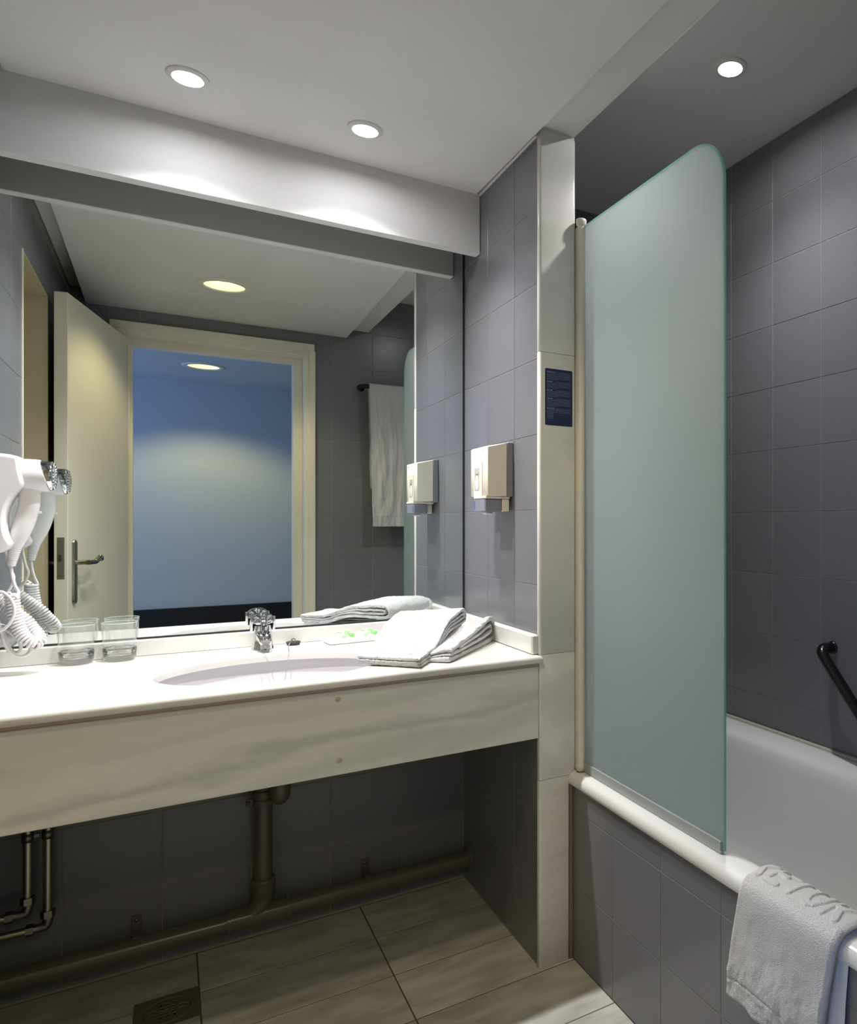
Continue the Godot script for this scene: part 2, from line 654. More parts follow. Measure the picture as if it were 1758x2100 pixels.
# ---------------------------------------------------------------- the scene
func _ready():
	rng.seed = 7
	# camera: a level lens, shifted sideways
	var cam := Camera3D.new()
	cam.name = "camera"
	cam.projection = Camera3D.PROJECTION_FRUSTUM
	cam.near = 0.05
	cam.far = 60.0
	cam.size = 2100.0 / F * cam.near
	cam.frustum_offset = Vector2((879.0 - CX) / F, (CY - 1050.0) / F) * cam.near
	cam.position = CAM
	cam.rotation.y = -YAW
	cam.current = true
	add_child(cam)
	var we := WorldEnvironment.new()
	we.name = "environment"
	var env := Environment.new()
	env.background_mode = Environment.BG_COLOR
	env.background_color = Color.BLACK
	env.tonemap_mode = Environment.TONE_MAPPER_LINEAR
	env.tonemap_exposure = 1.08
	env.sdfgi_enabled = true
	env.ssao_enabled = true
	env.ssil_enabled = true
	we.environment = env
	add_child(we)
	make_materials()
	rng.seed = 7
	shell()
	hallway()
	lights()
	door()
	vanity()
	bath()
	counter_things()
	hair_dryer()
	dispenser()
	plumbing()
	bath_things()

func ceil_y(z: float) -> float:
	return 2.198 - (z - 0.153) * 0.0176

func shell():
	var T3 := ["tile_0", "tile_1", "tile_2"]
	# floor
	var fl = struct("floor", "pale grey-veined marble floor planks with dark joints", "floor")
	var sc := mb()
	plate(sc, XL - 0.9, XR + 0.1, ZE - 0.1, ZD + 0.02, Vector2(-0.808, 0.2345), Vector2(0.0495, 0.0495), -0.06, -0.0007, 0.0, 0.0, 0.0, 48)
	part("screed", sc, M.floor_joint, fl)
	var zr := [0.0, 0.2, 0.4035, 0.605, 0.818, 1.02, 1.225, 1.43, 1.635, ZD]
	# two planks notched round the drain
	var g := 0.0016
	for q in [[[-1.161 + g, g], [-0.742 - g, g], [-0.742 - g, 0.1685], [-0.875, 0.1685], [-0.875, 0.2 - g], [-1.161 + g, 0.2 - g]], [[-1.161 + g, 0.2 + g], [-0.875, 0.2 + g], [-0.875, 0.3005], [-0.742 - g, 0.3005], [-0.742 - g, 0.4035 - g], [-1.161 + g, 0.4035 - g]]]:
		var pv := PackedVector2Array()
		for p in q: pv.append(Vector2(p[0], -p[1]))
		sc = mb()
		poly_prism(sc, pv, func(p, d): return Vector3(p.x, d, -p.y), [-0.012, -0.0006, 0.0], [0.0, 0.0, 0.0006])
		part("plank", sc, M.plank_2, fl)
	tiles(fl, Vector3.ZERO, Vector3(1, 0, 0), Vector3(0, 0, -1), [-1.161, -0.742], neg(zr.slice(2)), ["plank_0", "plank_1", "plank_2", "plank_3"], "plank", 0.0032, 0.0006, 0.0004, 0.012)
	tiles(fl, Vector3.ZERO, Vector3(1, 0, 0), Vector3(0, 0, -1), [XL, -1.161], neg(zr), ["plank_0", "plank_1"], "plank", 0.0032, 0.0006, 0.0004, 0.012)
	tiles(fl, Vector3.ZERO, Vector3(1, 0, 0), Vector3(0, 0, -1), [-0.742, -0.323, 0.096], neg(zr), ["plank_0", "plank_1", "plank_2", "plank_3"], "plank", 0.0032, 0.0006, 0.0004, 0.012)
	# mirror wall
	var wb = struct("wall_back", "grey tiled wall behind the vanity and under the counter", "wall")
	part("backing", box(Vector3(XL - 0.1, 0, -0.1), Vector3(0.05, 2.30, -0.0012), 0.0), M.grout, wb)
	tiles(wb, Vector3.ZERO, Vector3(1, 0, 0), Vector3(0, 1, 0), steps(XL, 0.0, -1.0264, 0.20695), [0.0068, 0.2068, 0.4068, 0.6068, 0.80], T3)
	# partition between vanity and tub
	var wp = struct("wall_partition", "grey tiled partition beside the mirror, edged in marble", "wall")
	part("backing", box(Vector3(0.0012, 0, ZE), Vector3(0.1, 2.213, 0.578), 0.0), M.grout, wp)
	var rows := [0.0068, 0.2068, 0.4068, 0.6068, 0.8068, 1.0068, 1.2068, 1.4068, 1.6068, 1.8068, 2.0068, 2.195]
	tiles(wp, Vector3.ZERO, Vector3(0, 0, 1), Vector3(0, 1, 0), [0.001, 0.2168, 0.4237, 0.5775], rows, T3)
	part("cornice_strip", box(Vector3(-0.006, 2.195, 0.153), Vector3(0.0012, 2.213, 0.578), 0.001), M.white_paint, wp)
	# marble end of the partition
	var tr = struct("trim_1", "tall cream marble slabs capping the end of the tiled partition", "pillar")
	var ys := [0.0, 0.4954, 0.826, 1.6228, 2.205]
	for i in 4:
		var sl := mb()
		var xr := 0.0855 if i == 0 else 0.1035
		rings(sl, [rrect(-0.002, xr - 0.002, 0.5780, 0.5972, 0.006, ys[i + 1] - 0.0004, 5), rrect(-0.0035, xr, 0.5775, 0.598, 0.0075, ys[i + 1] - 0.0018, 5), rrect(-0.0035, xr, 0.5775, 0.598, 0.0075, ys[i] + 0.0018, 5), rrect(-0.002, xr - 0.002, 0.5780, 0.5972, 0.006, ys[i] + 0.0004, 5)], true, true, true, 0)
		part("slab", sl, M["marble_%d" % (i % 4)], tr)
	part("plaster_fillet", box(Vector3(0.0, 2.204, 0.575), Vector3(0.1, 2.2135, 0.596), 0.001), M.white_paint, tr)
	part("sealant", box(Vector3(0.0855, 0.0, 0.58), Vector3(0.0965, 0.497, 0.6), 0.003), M.caulk_brown, tr)
	# tub wall and end wall
	var wr = struct("wall_right", "dark grey tiled wall behind the bathtub", "wall")
	part("backing", box(Vector3(XR + 0.0012, 0, ZE - 0.1), Vector3(XR + 0.1, 2.45, ZD + 0.1), 0.0), M.grout, wr)
	tiles(wr, Vector3(XR, 0, 0), Vector3(0, 0, 1), Vector3(0, 1, 0), steps(ZE, ZD, 0.4167, 0.20695), [0.512, 0.6068, 0.8068, 1.0068, 1.2068, 1.4068, 1.6068, 1.8068, 2.0068, 2.2068, 2.403], T3)
	var we_ = struct("wall_tub_end", "dark grey tiled end wall above the far end of the bathtub", "wall")
	part("backing", box(Vector3(0.0, 0, ZE - 0.1), Vector3(XR + 0.05, 2.45, ZE - 0.0012), 0.0), M.grout, we_)
	tiles(we_, Vector3(0, 0, ZE), Vector3(1, 0, 0), Vector3(0, 1, 0), steps(0.1, XR, 0.1845, 0.20695), [0.512, 0.6068, 0.8068, 1.0068, 1.2068, 1.4068, 1.6068, 1.8068, 2.0068, 2.2068, 2.403], T3)
	# tiled front of the tub
	var wf = struct("wall_tub_front", "grey tiled front panel below the bathtub rim", "wall")
	part("backing", box(Vector3(0.0962, 0, 0.0), Vector3(0.13, 0.466, ZD), 0.0), M.grout, wf)
	tiles(wf, Vector3(0.095, 0, 0), Vector3(0, 0, 1), Vector3(0, 1, 0), [0.598, 0.808, 1.018, 1.23, 1.438, 1.645, ZD], [0.001, 0.199, 0.401, 0.467], T3)
	# door wall
	var wd = struct("wall_door", "grey tiled wall around the doorway, seen in the mirror", "wall")
	part("backing", box(Vector3(XL - 0.9, 0, ZD + 0.0012), Vector3(-0.975, 2.45, ZD + 0.11), 0.0), M.grout, wd)
	part("backing", box(Vector3(-0.20, 0, ZD + 0.0012), Vector3(XR + 0.1, 2.45, ZD + 0.11), 0.0), M.grout, wd)
	part("backing", box(Vector3(-0.975, 2.055, ZD + 0.0012), Vector3(-0.20, 2.45, ZD + 0.11), 0.0), M.grout, wd)
	var dr := [0.0068, 0.2068, 0.4068, 0.6068, 0.8068, 1.0068, 1.2068, 1.4068, 1.6068, 1.8068, 2.0068, 2.2068, 2.403]
	tiles(wd, Vector3(0, 0, ZD), Vector3(-1, 0, 0), Vector3(0, 1, 0), neg([-0.172, -0.0855, 0.1215, 0.3285, 0.5355, 0.7425, XR]), dr, T3)
	tiles(wd, Vector3(0, 0, ZD), Vector3(-1, 0, 0), Vector3(0, 1, 0), neg([XL, -1.03]), dr, T3)
	tiles(wd, Vector3(0, 0, ZD), Vector3(-1, 0, 0), Vector3(0, 1, 0), neg([-1.03, -0.9135, -0.7065, -0.4995, -0.2925, -0.172]), [2.107, 2.2], T3)
	# wall with the alcove
	var wl = struct("wall_left", "grey tiled wall with a tall cream alcove, seen in the mirror", "wall")
	part("backing", box(Vector3(XL - 0.1, 0, -0.1), Vector3(XL - 0.0012, 2.45, 0.585), 0.0), M.grout, wl)
	part("backing", box(Vector3(XL - 0.1, 0, 1.155), Vector3(XL - 0.0012, 2.45, ZD + 0.02), 0.0), M.grout, wl)
	part("backing", box(Vector3(XL - 0.1, 2.005, 0.585), Vector3(XL - 0.0012, 2.45, 1.155), 0.0), M.grout, wl)
	tiles(wl, Vector3(XL, 0, 0), Vector3(0, 0, -1), Vector3(0, 1, 0), neg([0.001, 0.2, 0.393, 0.579]), rows, T3)
	tiles(wl, Vector3(XL, 0, 0), Vector3(0, 0, -1), Vector3(0, 1, 0), neg([1.161, 1.365, 1.572, 1.779, ZD]), rows, T3)
	tiles(wl, Vector3(XL, 0, 0), Vector3(0, 0, -1), Vector3(0, 1, 0), neg([0.579, 0.786, 0.993, 1.161]), [2.0068, 2.195], T3)
	part("edge_trim", box(Vector3(XL - 0.03, 0, 0.579), Vector3(XL + 0.003, 2.006, 0.587), 0.001), M.cream_paint, wl)
	var al = struct("wall_alcove", "cream walls of the tall alcove beside the door", "wall")
	part("back", box(Vector3(-1.62, 0, 0.45), Vector3(-1.56, 2.1, 1.25), 0.0), M.alcove_cream, al)
	part("side", box(Vector3(-1.6, 0, 0.53), Vector3(XL - 0.001, 2.06, 0.5855), 0.0), M.alcove_cream, al)
	part("side", box(Vector3(-1.6, 0, 1.1545), Vector3(XL - 0.001, 2.06, 1.21), 0.0), M.alcove_cream, al)
	part("top", box(Vector3(-1.6, 2.004, 0.55), Vector3(XL - 0.001, 2.07, 1.2), 0.0), M.alcove_cream, al)
	# ceilings
	var ce = struct("ceiling", "white plaster false ceiling over the vanity with a shadow gap at its edge", "ceiling")
	var st := mb()
	plate(st, -1.115, -0.012, 0.0, ZD, Vector2(-0.609, 1.265), Vector2(0.078, 0.078), ceil_y(0), ceil_y(0) + 0.024, 0.0, 0.0, -0.0176, 64)
	part("panel", st, M.white_paint, ce)
	part("slab_above", box(Vector3(XL - 0.9, 2.31, -0.1), Vector3(0.05, 2.45, ZD + 0.1), 0.0), M.white_paint, ce)
	var cs = struct("ceiling_tub", "plain grey-lit ceiling above the bathtub", "ceiling")
	part("panel", box(Vector3(0.05, 2.405, ZE - 0.1), Vector3(XR + 0.1, 2.50, ZD + 0.1), 0.0), M.white_paint, cs)
	var be = struct("trim_2", "white plaster beam running from the marble pillar to the door wall", "beam")
	part("beam", box(Vector3(-0.004, 2.213, 0.0), Vector3(0.101, 2.42, ZD), 0.003), M.white_paint, be)
	part("edge", box(Vector3(XL, 2.235, 0.0), Vector3(XL + 0.058, 2.32, ZD), 0.002), M.white_paint, be)
	# board above the mirror
	var va = struct("trim_3", "white painted valance board hanging from the ceiling in front of the mirror", "valance")
	st = mb()
	bx(st, Vector3(XL, 2.0134, 0.119), Vector3(-0.0008, ceil_y(0.136) + 0.004, 0.153), 0.0015)
	part("board", st, M.white_paint, va)

func hallway():
	var h = struct("wall_hall", "pale hallway wall outside the door with a black lower panel", "wall")
	part("back", box(Vector3(-2.9, 0, HALL_Z), Vector3(1.3, 2.4, HALL_Z + 0.1), 0.0), M.hall_paint, h)
	part("lower_panel", box(Vector3(-2.8, 0, HALL_Z - 0.03), Vector3(1.2, 0.585, HALL_Z), 0.002), M.hall_dark, h)
	part("side", box(Vector3(1.2, 0, ZD), Vector3(1.3, 2.4, HALL_Z + 0.1), 0.0), M.hall_paint, h)
	part("front", box(Vector3(-2.9, 0, ZD + 0.11), Vector3(-0.99, 2.4, ZD + 0.13), 0.0), M.hall_paint, h)
	part("front", box(Vector3(-0.20, 0, ZD + 0.11), Vector3(1.3, 2.4, ZD + 0.13), 0.0), M.hall_paint, h)
	part("front", box(Vector3(-0.99, 2.06, ZD + 0.11), Vector3(-0.20, 2.4, ZD + 0.13), 0.0), M.hall_paint, h)
	var sill := 0.75
	part("window_side", box(Vector3(-2.9, 0, ZD), Vector3(-2.8, sill, HALL_Z + 0.1), 0.0), M.hall_paint, h)
	part("window_side", box(Vector3(-2.9, 2.05, ZD), Vector3(-2.8, 2.4, HALL_Z + 0.1), 0.0), M.hall_paint, h)
	part("window_side", box(Vector3(-2.9, sill, ZD), Vector3(-2.8, 2.05, 2.25), 0.0), M.hall_paint, h)
	part("window_side", box(Vector3(-2.9, sill, 3.45), Vector3(-2.8, 2.05, HALL_Z + 0.1), 0.0), M.hall_paint, h)
	var w = struct("window_1", "bright daylit window at the end of the hallway", "window")
	part("window_pane", box(Vector3(-2.88, sill, 2.25), Vector3(-2.87, 2.05, 3.45), 0.0), M.window_sky, w)
	part("window_frame", box(Vector3(-2.87, sill, 2.83), Vector3(-2.84, 2.05, 2.87), 0.002), M.cream_paint, w)
	var l := AreaLight3D.new()
	l.name = "window_light"
	l.area_size = Vector2(1.15, 1.25)
	l.light_energy = 2.1
	l.light_color = Color(0.58, 0.75, 1.0)
	l.area_range = 10.0
	l.shadow_enabled = true
	l.position = Vector3(-2.83, 1.4, 2.85)
	l.rotation.y = -PI / 2.0
	w.add_child(l)
	var f = struct("floor_hall", "plain hallway floor outside the bathroom door", "floor")
	part("boards", box(Vector3(-2.9, -0.06, ZD + 0.02), Vector3(1.3, 0.0, HALL_Z + 0.1), 0.0), M.hall_floor, f)
	var c = struct("ceiling_hall", "hallway ceiling tinted blue by daylight", "ceiling")
	var st := mb()
	plate(st, -2.9, 1.3, ZD + 0.1, HALL_Z + 0.1, Vector2(-0.626, 2.99), Vector2(0.088, 0.088), HALL_Y, HALL_Y + 0.03, 0.0, 0.0, 0.0, 48)
	part("panel", st, M.hall_paint, c)
	part("slab_above", box(Vector3(-2.9, HALL_Y + 0.12, ZD + 0.1), Vector3(1.3, HALL_Y + 0.2, HALL_Z + 0.1), 0.0), M.hall_paint, c)

func lights():
	var white := Color(0.99, 0.987, 1.0)
	led_downlight("glowing downlight in the ceiling above the drinking glasses", Vector3(-0.7695, ceil_y(0.366) + 0.0006, 0.366), 0.043, 2.15, 0.115, white)
	led_downlight("glowing downlight in the ceiling above the chrome tap", Vector3(-0.385, ceil_y(0.362) + 0.0006, 0.362), 0.043, 2.15, 0.115, white)
	led_downlight("glowing downlight in the grey ceiling above the bathtub", Vector3(0.447, 2.405, 0.835), 0.045, 1.1, 0.26, Color(1.0, 0.995, 0.99))
	can_downlight("wide warm downlight in the bathroom ceiling, seen in the mirror", Vector3(-0.609, ceil_y(1.265), 1.265), 0.102, 0.42, 65.0, Color(1.0, 0.94, 0.74))
	can_downlight("wide warm downlight in the blue hallway ceiling, seen in the mirror", Vector3(-0.626, HALL_Y, 2.99), 0.115, 0.68, 66.0, Color(1.0, 0.92, 0.66))

func door():
	var fr = struct("trim_4", "cream painted door frame around the doorway, seen in the mirror", "door frame")
	var z0 := ZD - 0.016
	for s in [[-1.03, -0.958], [-0.218, -0.168]]:
		part("casing", box(Vector3(s[0], 0.0, z0), Vector3(s[1], 2.042, ZD + 0.002), 0.003), M.cream_paint, fr)
	part("casing", box(Vector3(-1.03, 2.042, z0), Vector3(-0.172, 2.106, ZD + 0.002), 0.003), M.cream_paint, fr)
	for s in [[-1.03, -0.994], [-0.199, -0.168]]:
		part("moulding", box(Vector3(s[0], 0.0, z0 - 0.007), Vector3(s[1], 2.0698, z0 + 0.001), 0.003), M.cream_paint, fr)
	part("moulding", box(Vector3(-1.03, 2.07, z0 - 0.007), Vector3(-0.172, 2.106, z0 + 0.001), 0.003), M.cream_paint, fr)
	part("jamb", box(Vector3(-0.976, 0, ZD), Vector3(-0.958, 2.0378, ZD + 0.13), 0.001), M.cream_paint, fr)
	part("jamb", box(Vector3(-0.218, 0, ZD), Vector3(-0.199, 2.0378, ZD + 0.13), 0.001), M.cream_paint, fr)
	part("jamb", box(Vector3(-0.976, 2.038, ZD), Vector3(-0.199, 2.056, ZD + 0.13), 0.001), M.cream_paint, fr)
	part("stop", box(Vector3(-0.262, 0, ZD + 0.066), Vector3(-0.217, 2.0118, ZD + 0.13), 0.002), M.cream_paint, fr)
	part("stop", box(Vector3(-0.96, 0, ZD + 0.066), Vector3(-0.945, 2.0118, ZD + 0.13), 0.002), M.cream_paint, fr)
	part("stop", box(Vector3(-0.96, 2.012, ZD + 0.066), Vector3(-0.217, 2.04, ZD + 0.13), 0.002), M.cream_paint, fr)
	# leaf, swung into the room
	var hinge := Vector3(-0.955, 0, 1.852)
	var free := Vector3(-1.112, 0, 1.115)
	var d := (free - hinge)
	var d_ang := atan2(-d.z, d.x)
	var lf = struct("door_1", "cream door leaf standing open with a nickel lever handle, seen in the mirror", "door")
	lf.position = hinge
	lf.rotation.y = d_ang
	var w := d.length()
	# local x along the leaf from the hinge, local z: the face that looks into the room is on the side of +X world
	var side := 1.0 if lf.transform.basis.z.x > 0 else -1.0
	part("leaf", box(Vector3(0.0, 0.008, min(-0.042 * side, 0.0)), Vector3(w, 2.022, max(-0.042 * side, 0.0)), 0.002), M.cream_paint, lf)
	var zf := 0.0
	part("bead", box(Vector3(0.004, 1.992, min(zf, zf + 0.0035 * side)), Vector3(w - 0.03, 1.998, max(zf, zf + 0.0035 * side)), 0.001), M.cream_paint, lf)
	part("bead", box(Vector3(0.012, 0.01, min(zf, zf + 0.0035 * side)), Vector3(0.018, 1.998, max(zf, zf + 0.0035 * side)), 0.001), M.cream_paint, lf)
	for fs in [1.0, -1.0]:
		var zz: float = 0.0 if fs > 0 else -0.042 * side
		var out: float = side * fs
		var st := mb()
		var xs: float = w - 0.056
		var list := []
		for k in 5:
			var a := PI / 2.0 * k / 4.0
			var ring = rrect(-0.0165 + 0.006 * (1.0 - cos(a)), 0.0165 - 0.006 * (1.0 - cos(a)), -0.122 + 0.006 * (1.0 - cos(a)), 0.122 - 0.006 * (1.0 - cos(a)), 0.014, 0.0, 5)
			var r2 := []
			for p in ring: r2.append(Vector3(xs + p.x, 0.987 + p.z, zz + out * 0.009 * sin(a)))
			if out < 0: r2.reverse()
			list.append(r2)
		rings(st, list, true, false, true)
		var pl = part("handle_plate", st, M.nickel, lf)
		st = mb()
		tube(st, [Vector3(xs, 1.022, zz + out * 0.008), Vector3(xs, 1.022, zz + out * 0.05)], 0.009, 12)
		tube(st, smooth_path([Vector3(xs + 0.008, 1.022, zz + out * 0.048), Vector3(xs - 0.03, 1.022, zz + out * 0.05), Vector3(xs - 0.055, 1.022, zz + out * 0.052), Vector3(xs - 0.075, 1.03, zz + out * 0.054), Vector3(xs - 0.1, 1.038, zz + out * 0.053), Vector3(xs - 0.125, 1.034, zz + out * 0.05), Vector3(xs - 0.137, 1.028, zz + out * 0.046)], 6), 0.0095, 12)
		part("lever", st, M.nickel, pl)
	var lk = part("lock_plate", box(Vector3(w - 0.001, 0.965, -0.021 * side - 0.011), Vector3(w + 0.002, 1.118, -0.021 * side + 0.011), 0.0008), M.iron, lf)
	part("latch", box(Vector3(w, 1.035, -0.021 * side - 0.006), Vector3(w + 0.008, 1.055, -0.021 * side + 0.006), 0.002), M.steel, lk)
	for y in [0.978, 1.105]:
		var sc := mb()
		sphere(sc, Vector3(w + 0.0016, y, -0.021 * side), 0.0035, 8, 5, Vector3(0.4, 1, 1))
		part("screw", sc, M.steel, lk)

func vanity():
	# mirror
	var mi = thing("mirror", "large frameless wall mirror above the marble counter", "mirror", Vector3(0, 0.8735, 0))
	part("glass", box(Vector3(XL + 0.002, 0.0, 0.003), Vector3(-0.0075, 1.30, ZM), 0.0), M.mirror_glass, mi)
	part("edge", box(Vector3(-0.0073, 0.0, 0.0005), Vector3(-0.0022, 1.30, ZM + 0.0006), 0.0004), M.mirror_edge, mi)
	part("lower_edge", box(Vector3(XL + 0.002, -0.0045, 0.0005), Vector3(-0.0022, -0.0002, ZM + 0.0004), 0.0004), M.mirror_edge, mi)
	# counter
	var co = thing("vanity_counter", "long white marble vanity counter with an oval basin opening and tall front apron", "counter", Vector3(0, 0.6, 0))
	var st := mb()
	plate(st, XL, 0.004, 0.0, 0.609, Vector2(-0.592, 0.362), Vector2(0.243, 0.192), CT - 0.021 - 0.6, CT - 0.6, 0.007, 0.0095, 0.0, 128)
	part("countertop", st, M.marble_1, co)
	st = mb()
	st.set_uv(Vector2(0.5, 0.2))
	bx(st, Vector3(XL, 0.008, 0.577), Vector3(-0.0045, 0.1965, 0.5962), 0.0015)
	var zf := 0.5965
	st.set_smooth_group(-1)
	var c4 := [Vector3(XL, 0.0098, zf), Vector3(-0.0065, 0.0098, zf), Vector3(-0.0065, 0.1948, zf), Vector3(XL, 0.1948, zf)]
	var uv := [Vector2(0, 1), Vector2(1, 1), Vector2(1, 0), Vector2(0, 0)]
	for k in [0, 2, 1, 0, 3, 2]:
		st.set_uv(uv[k])
		st.add_vertex(c4[k])
	var ap = part("apron", st, M.apron_marble, co)
	for q in [[693, 1434], [696, 1560]]:
		var p := at_z(q[0], q[1], zf)
		var pg := mb()
		lathe(pg, [[Vector2(0.0005, 0.0006), Vector2(0.0058, 0.0006), Vector2(0.0062, -0.0002)]], 20, Transform3D(Basis(Vector3.RIGHT, PI / 2.0), Vector3(p.x, p.y - 0.6, zf)))
		part("screw_plug", pg, M.putty, ap)
	part("batten", box(Vector3(XL, 0.1967, 0.55), Vector3(-0.0045, CT - 0.0212 - 0.6, 0.5925), 0.0005), M.putty, co)
	part("backsplash", box(Vector3(XL, CT - 0.6 + 0.0003, 0.0005), Vector3(-0.0005, 0.2678, 0.028), 0.002), M.marble_2, co)
	part("side_splash", box(Vector3(-0.0205, CT - 0.6 + 0.0003, 0.0283), Vector3(-0.0005, 0.2785, 0.588), 0.004), M.marble_3, co)
	# basin
	var ba = thing("sink_basin", "oval white ceramic basin set under the marble counter", "sink", Vector3(-0.592, 0.66, 0.362))
	st = mb()
	var list := []
	for k in 13:
		var a := PI / 2.0 * k / 12.0
		var r := pow(cos(a), 0.75)
		list.append([r, 0.145 - 0.155 * pow(sin(a), 1.1)])
	var rr := []
	for q in list:
		var ring := []
		for j in 64:
			var a := -TAU * j / 64
			ring.append(Vector3(cos(a) * max(0.004, 0.252 * q[0]), q[1], sin(a) * max(0.004, 0.201 * q[0])))
		rr.append(ring)
	rings(st, rr, true, false, true, 0)
	var r3 := []
	for q in list:
		var ring := []
		for j in 64:
			var a := TAU * j / 64
			ring.append(Vector3(cos(a) * max(0.004, 0.262 * q[0]), q[1] - 0.01 + 0.01 * q[0], sin(a) * max(0.004, 0.211 * q[0])))
		r3.append(ring)
	rings(st, r3, true, false, true, 0)
	part("bowl", st, M.ceramic, ba)
	st = mb()
	lathe(st, [[Vector2(0.001, 0.0), Vector2(0.018, 0.0), Vector2(0.022, 0.0035), Vector2(0.026, 0.0)]], 24, Transform3D(Basis(), Vector3(0, -0.0085, 0)))
	part("drain", st, M.chrome, ba)

func bath():
	var x1 := XR - 0.0005
	var z0 := ZE + 0.001
	var z1 := ZD - 0.001
	var t = thing("bathtub", "white enamel bathtub with a rolled rim along the tiled front", "bathtub", Vector3(0, 0.0, 0))
	var st := mb()
	var rg := []
	# [near x, far x, end inset, corner radius, y]
	for q in [[0.090, 0, 0, 0.004, 0.467], [0.084, 0, 0, 0.004, 0.472], [0.082, 0, 0, 0.004, 0.482], [0.0835, 0, 0, 0.004, 0.493], [0.089, 0, 0, 0.004, 0.500], [0.097, 0, 0, 0.004, 0.5035], [0.112, 0, 0.002, 0.006, 0.504], [0.135, 0.03, 0.02, 0.04, 0.503], [0.150, 0.07, 0.05, 0.06, 0.500], [0.160, 0.094, 0.07, 0.08, 0.492], [0.167, 0.104, 0.08, 0.09, 0.478], [0.172, 0.109, 0.085, 0.10, 0.45], [0.182, 0.118, 0.10, 0.12, 0.36], [0.195, 0.130, 0.13, 0.14, 0.24], [0.205, 0.139, 0.15, 0.15, 0.185], [0.220, 0.152, 0.17, 0.15, 0.155], [0.245, 0.175, 0.19, 0.14, 0.142], [0.30, 0.23, 0.25, 0.12, 0.138], [0.42, 0.36, 0.6, 0.02, 0.135]]:
		var ring = rrect(q[0], x1 - q[1], z0 + q[2], z1 - q[2], q[3], q[4], 8)
		ring.reverse()
		rg.append(ring)
	rings(st, rg, true, false, true, 0)
	part("shell", st, M.white_enamel, t)
	st = mb()
	tube(st, [Vector3(XR - 0.007, 0.505, z0), Vector3(XR - 0.007, 0.505, z1)], 0.0065, 8)
	part("sealant", st, M.caulk, t)
	# frosted screen on the rim
	var X := 0.122
	var za := 0.618
	var zb := 1.2105
	var yb := 0.510
	var yt := 1.9745
	var s = thing("shower_screen", "frosted glass bath screen with one rounded top corner, hinged at the marble pillar", "shower screen", Vector3(X, yb, za))
	var pts := PackedVector2Array([Vector2(0, 0), Vector2(zb - za, 0)])
	var R := 0.105
	for k in 15:
		var a := PI / 2.0 * k / 14.0
		pts.append(Vector2(zb - za - R + R * cos(a), yt - yb - R + R * sin(a)))
	pts.append(Vector2(0, yt - yb))
	st = mb()
	poly_prism(st, pts, func(p, d): return Vector3(-d, p.y, p.x), [-0.0026, -0.0024, 0.0024, 0.0026], [0.0042, 0.004, 0.004, 0.0042])
	part("pane", st, M.frosted, s)
	st = mb()
	# polished edge of the pane, round its free sides
	var edge := []
	for p in pts: edge.append(p)
	edge = edge.slice(1)
	var nor := []
	for i in edge.size():
		var a: Vector2 = edge[max(i - 1, 0)]
		var b: Vector2 = edge[min(i + 1, edge.size() - 1)]
		var tt := (b - a).normalized()
		nor.append(Vector2(tt.y, -tt.x))
	var er := []
	for i in edge.size():
		var p: Vector2 = edge[i]
		var n: Vector2 = nor[i]
		var ring := []
		for q in [[-0.0039, -0.0031], [-0.001, -0.0031], [0.0, -0.002], [0.0, 0.002], [-0.001, 0.0031], [-0.0039, 0.0031]]:
			var w: Vector2 = p + n * q[0]
			ring.append(Vector3(q[1], w.y, w.x))
		er.append(ring)
	rings(st, er, true, true, true, -1)
	part("edge", st, M.glass_edge, s)
	st = mb()
	tube(st, [Vector3(-0.0095, -0.004, -0.006), Vector3(-0.0095, yt - yb + 0.0, -0.006)], 0.0105, 20)
	var pf = part("hinge_profile", st, M.profile_white, s)
	part("wall_channel", box(Vector3(-0.0182, -0.004, -0.036), Vector3(-0.002, yt - yb - 0.004, -0.008), 0.0015), M.profile_white, pf)
	st = mb()
	lathe(st, [[Vector2(0.0005, 0.02), Vector2(0.011, 0.02), Vector2(0.0135, 0.0185), Vector2(0.0142, 0.015), Vector2(0.0138, 0.004), Vector2(0.0105, 0.0)]], 24, Transform3D(Basis(), Vector3(-0.0095, yt - yb - 0.004, -0.006)))
	part("cap", st, M.profile_white, pf)
	st = mb()
	lathe(st, [[Vector2(0.011, 0.022), Vector2(0.0125, 0.018), Vector2(0.0128, 0.0), Vector2(0.0005, 0.0)]], 20, Transform3D(Basis(), Vector3(-0.0095, -0.0058, -0.006)))
	part("foot", st, M.profile_white, pf)
	st = mb()
	lathe(st, [[Vector2(0.0129, 0.002), Vector2(0.0135, 0.001), Vector2(0.0135, -0.001), Vector2(0.0005, -0.001)]], 20, Transform3D(Basis(), Vector3(-0.0095, -0.0052, -0.006)))
	part("rust_stain", st, M.rust, pf)
	st = mb()
	tube(st, [Vector3(-0.0045, -0.002, 0.004), Vector3(-0.0045, -0.002, zb - za - 0.004)], 0.0045, 8)
	bx(st, Vector3(-0.0085, -0.006, 0.004), Vector3(-0.0032, 0.020, zb - za - 0.006), 0.001)
	part("seal", st, M.clear_seal, s)

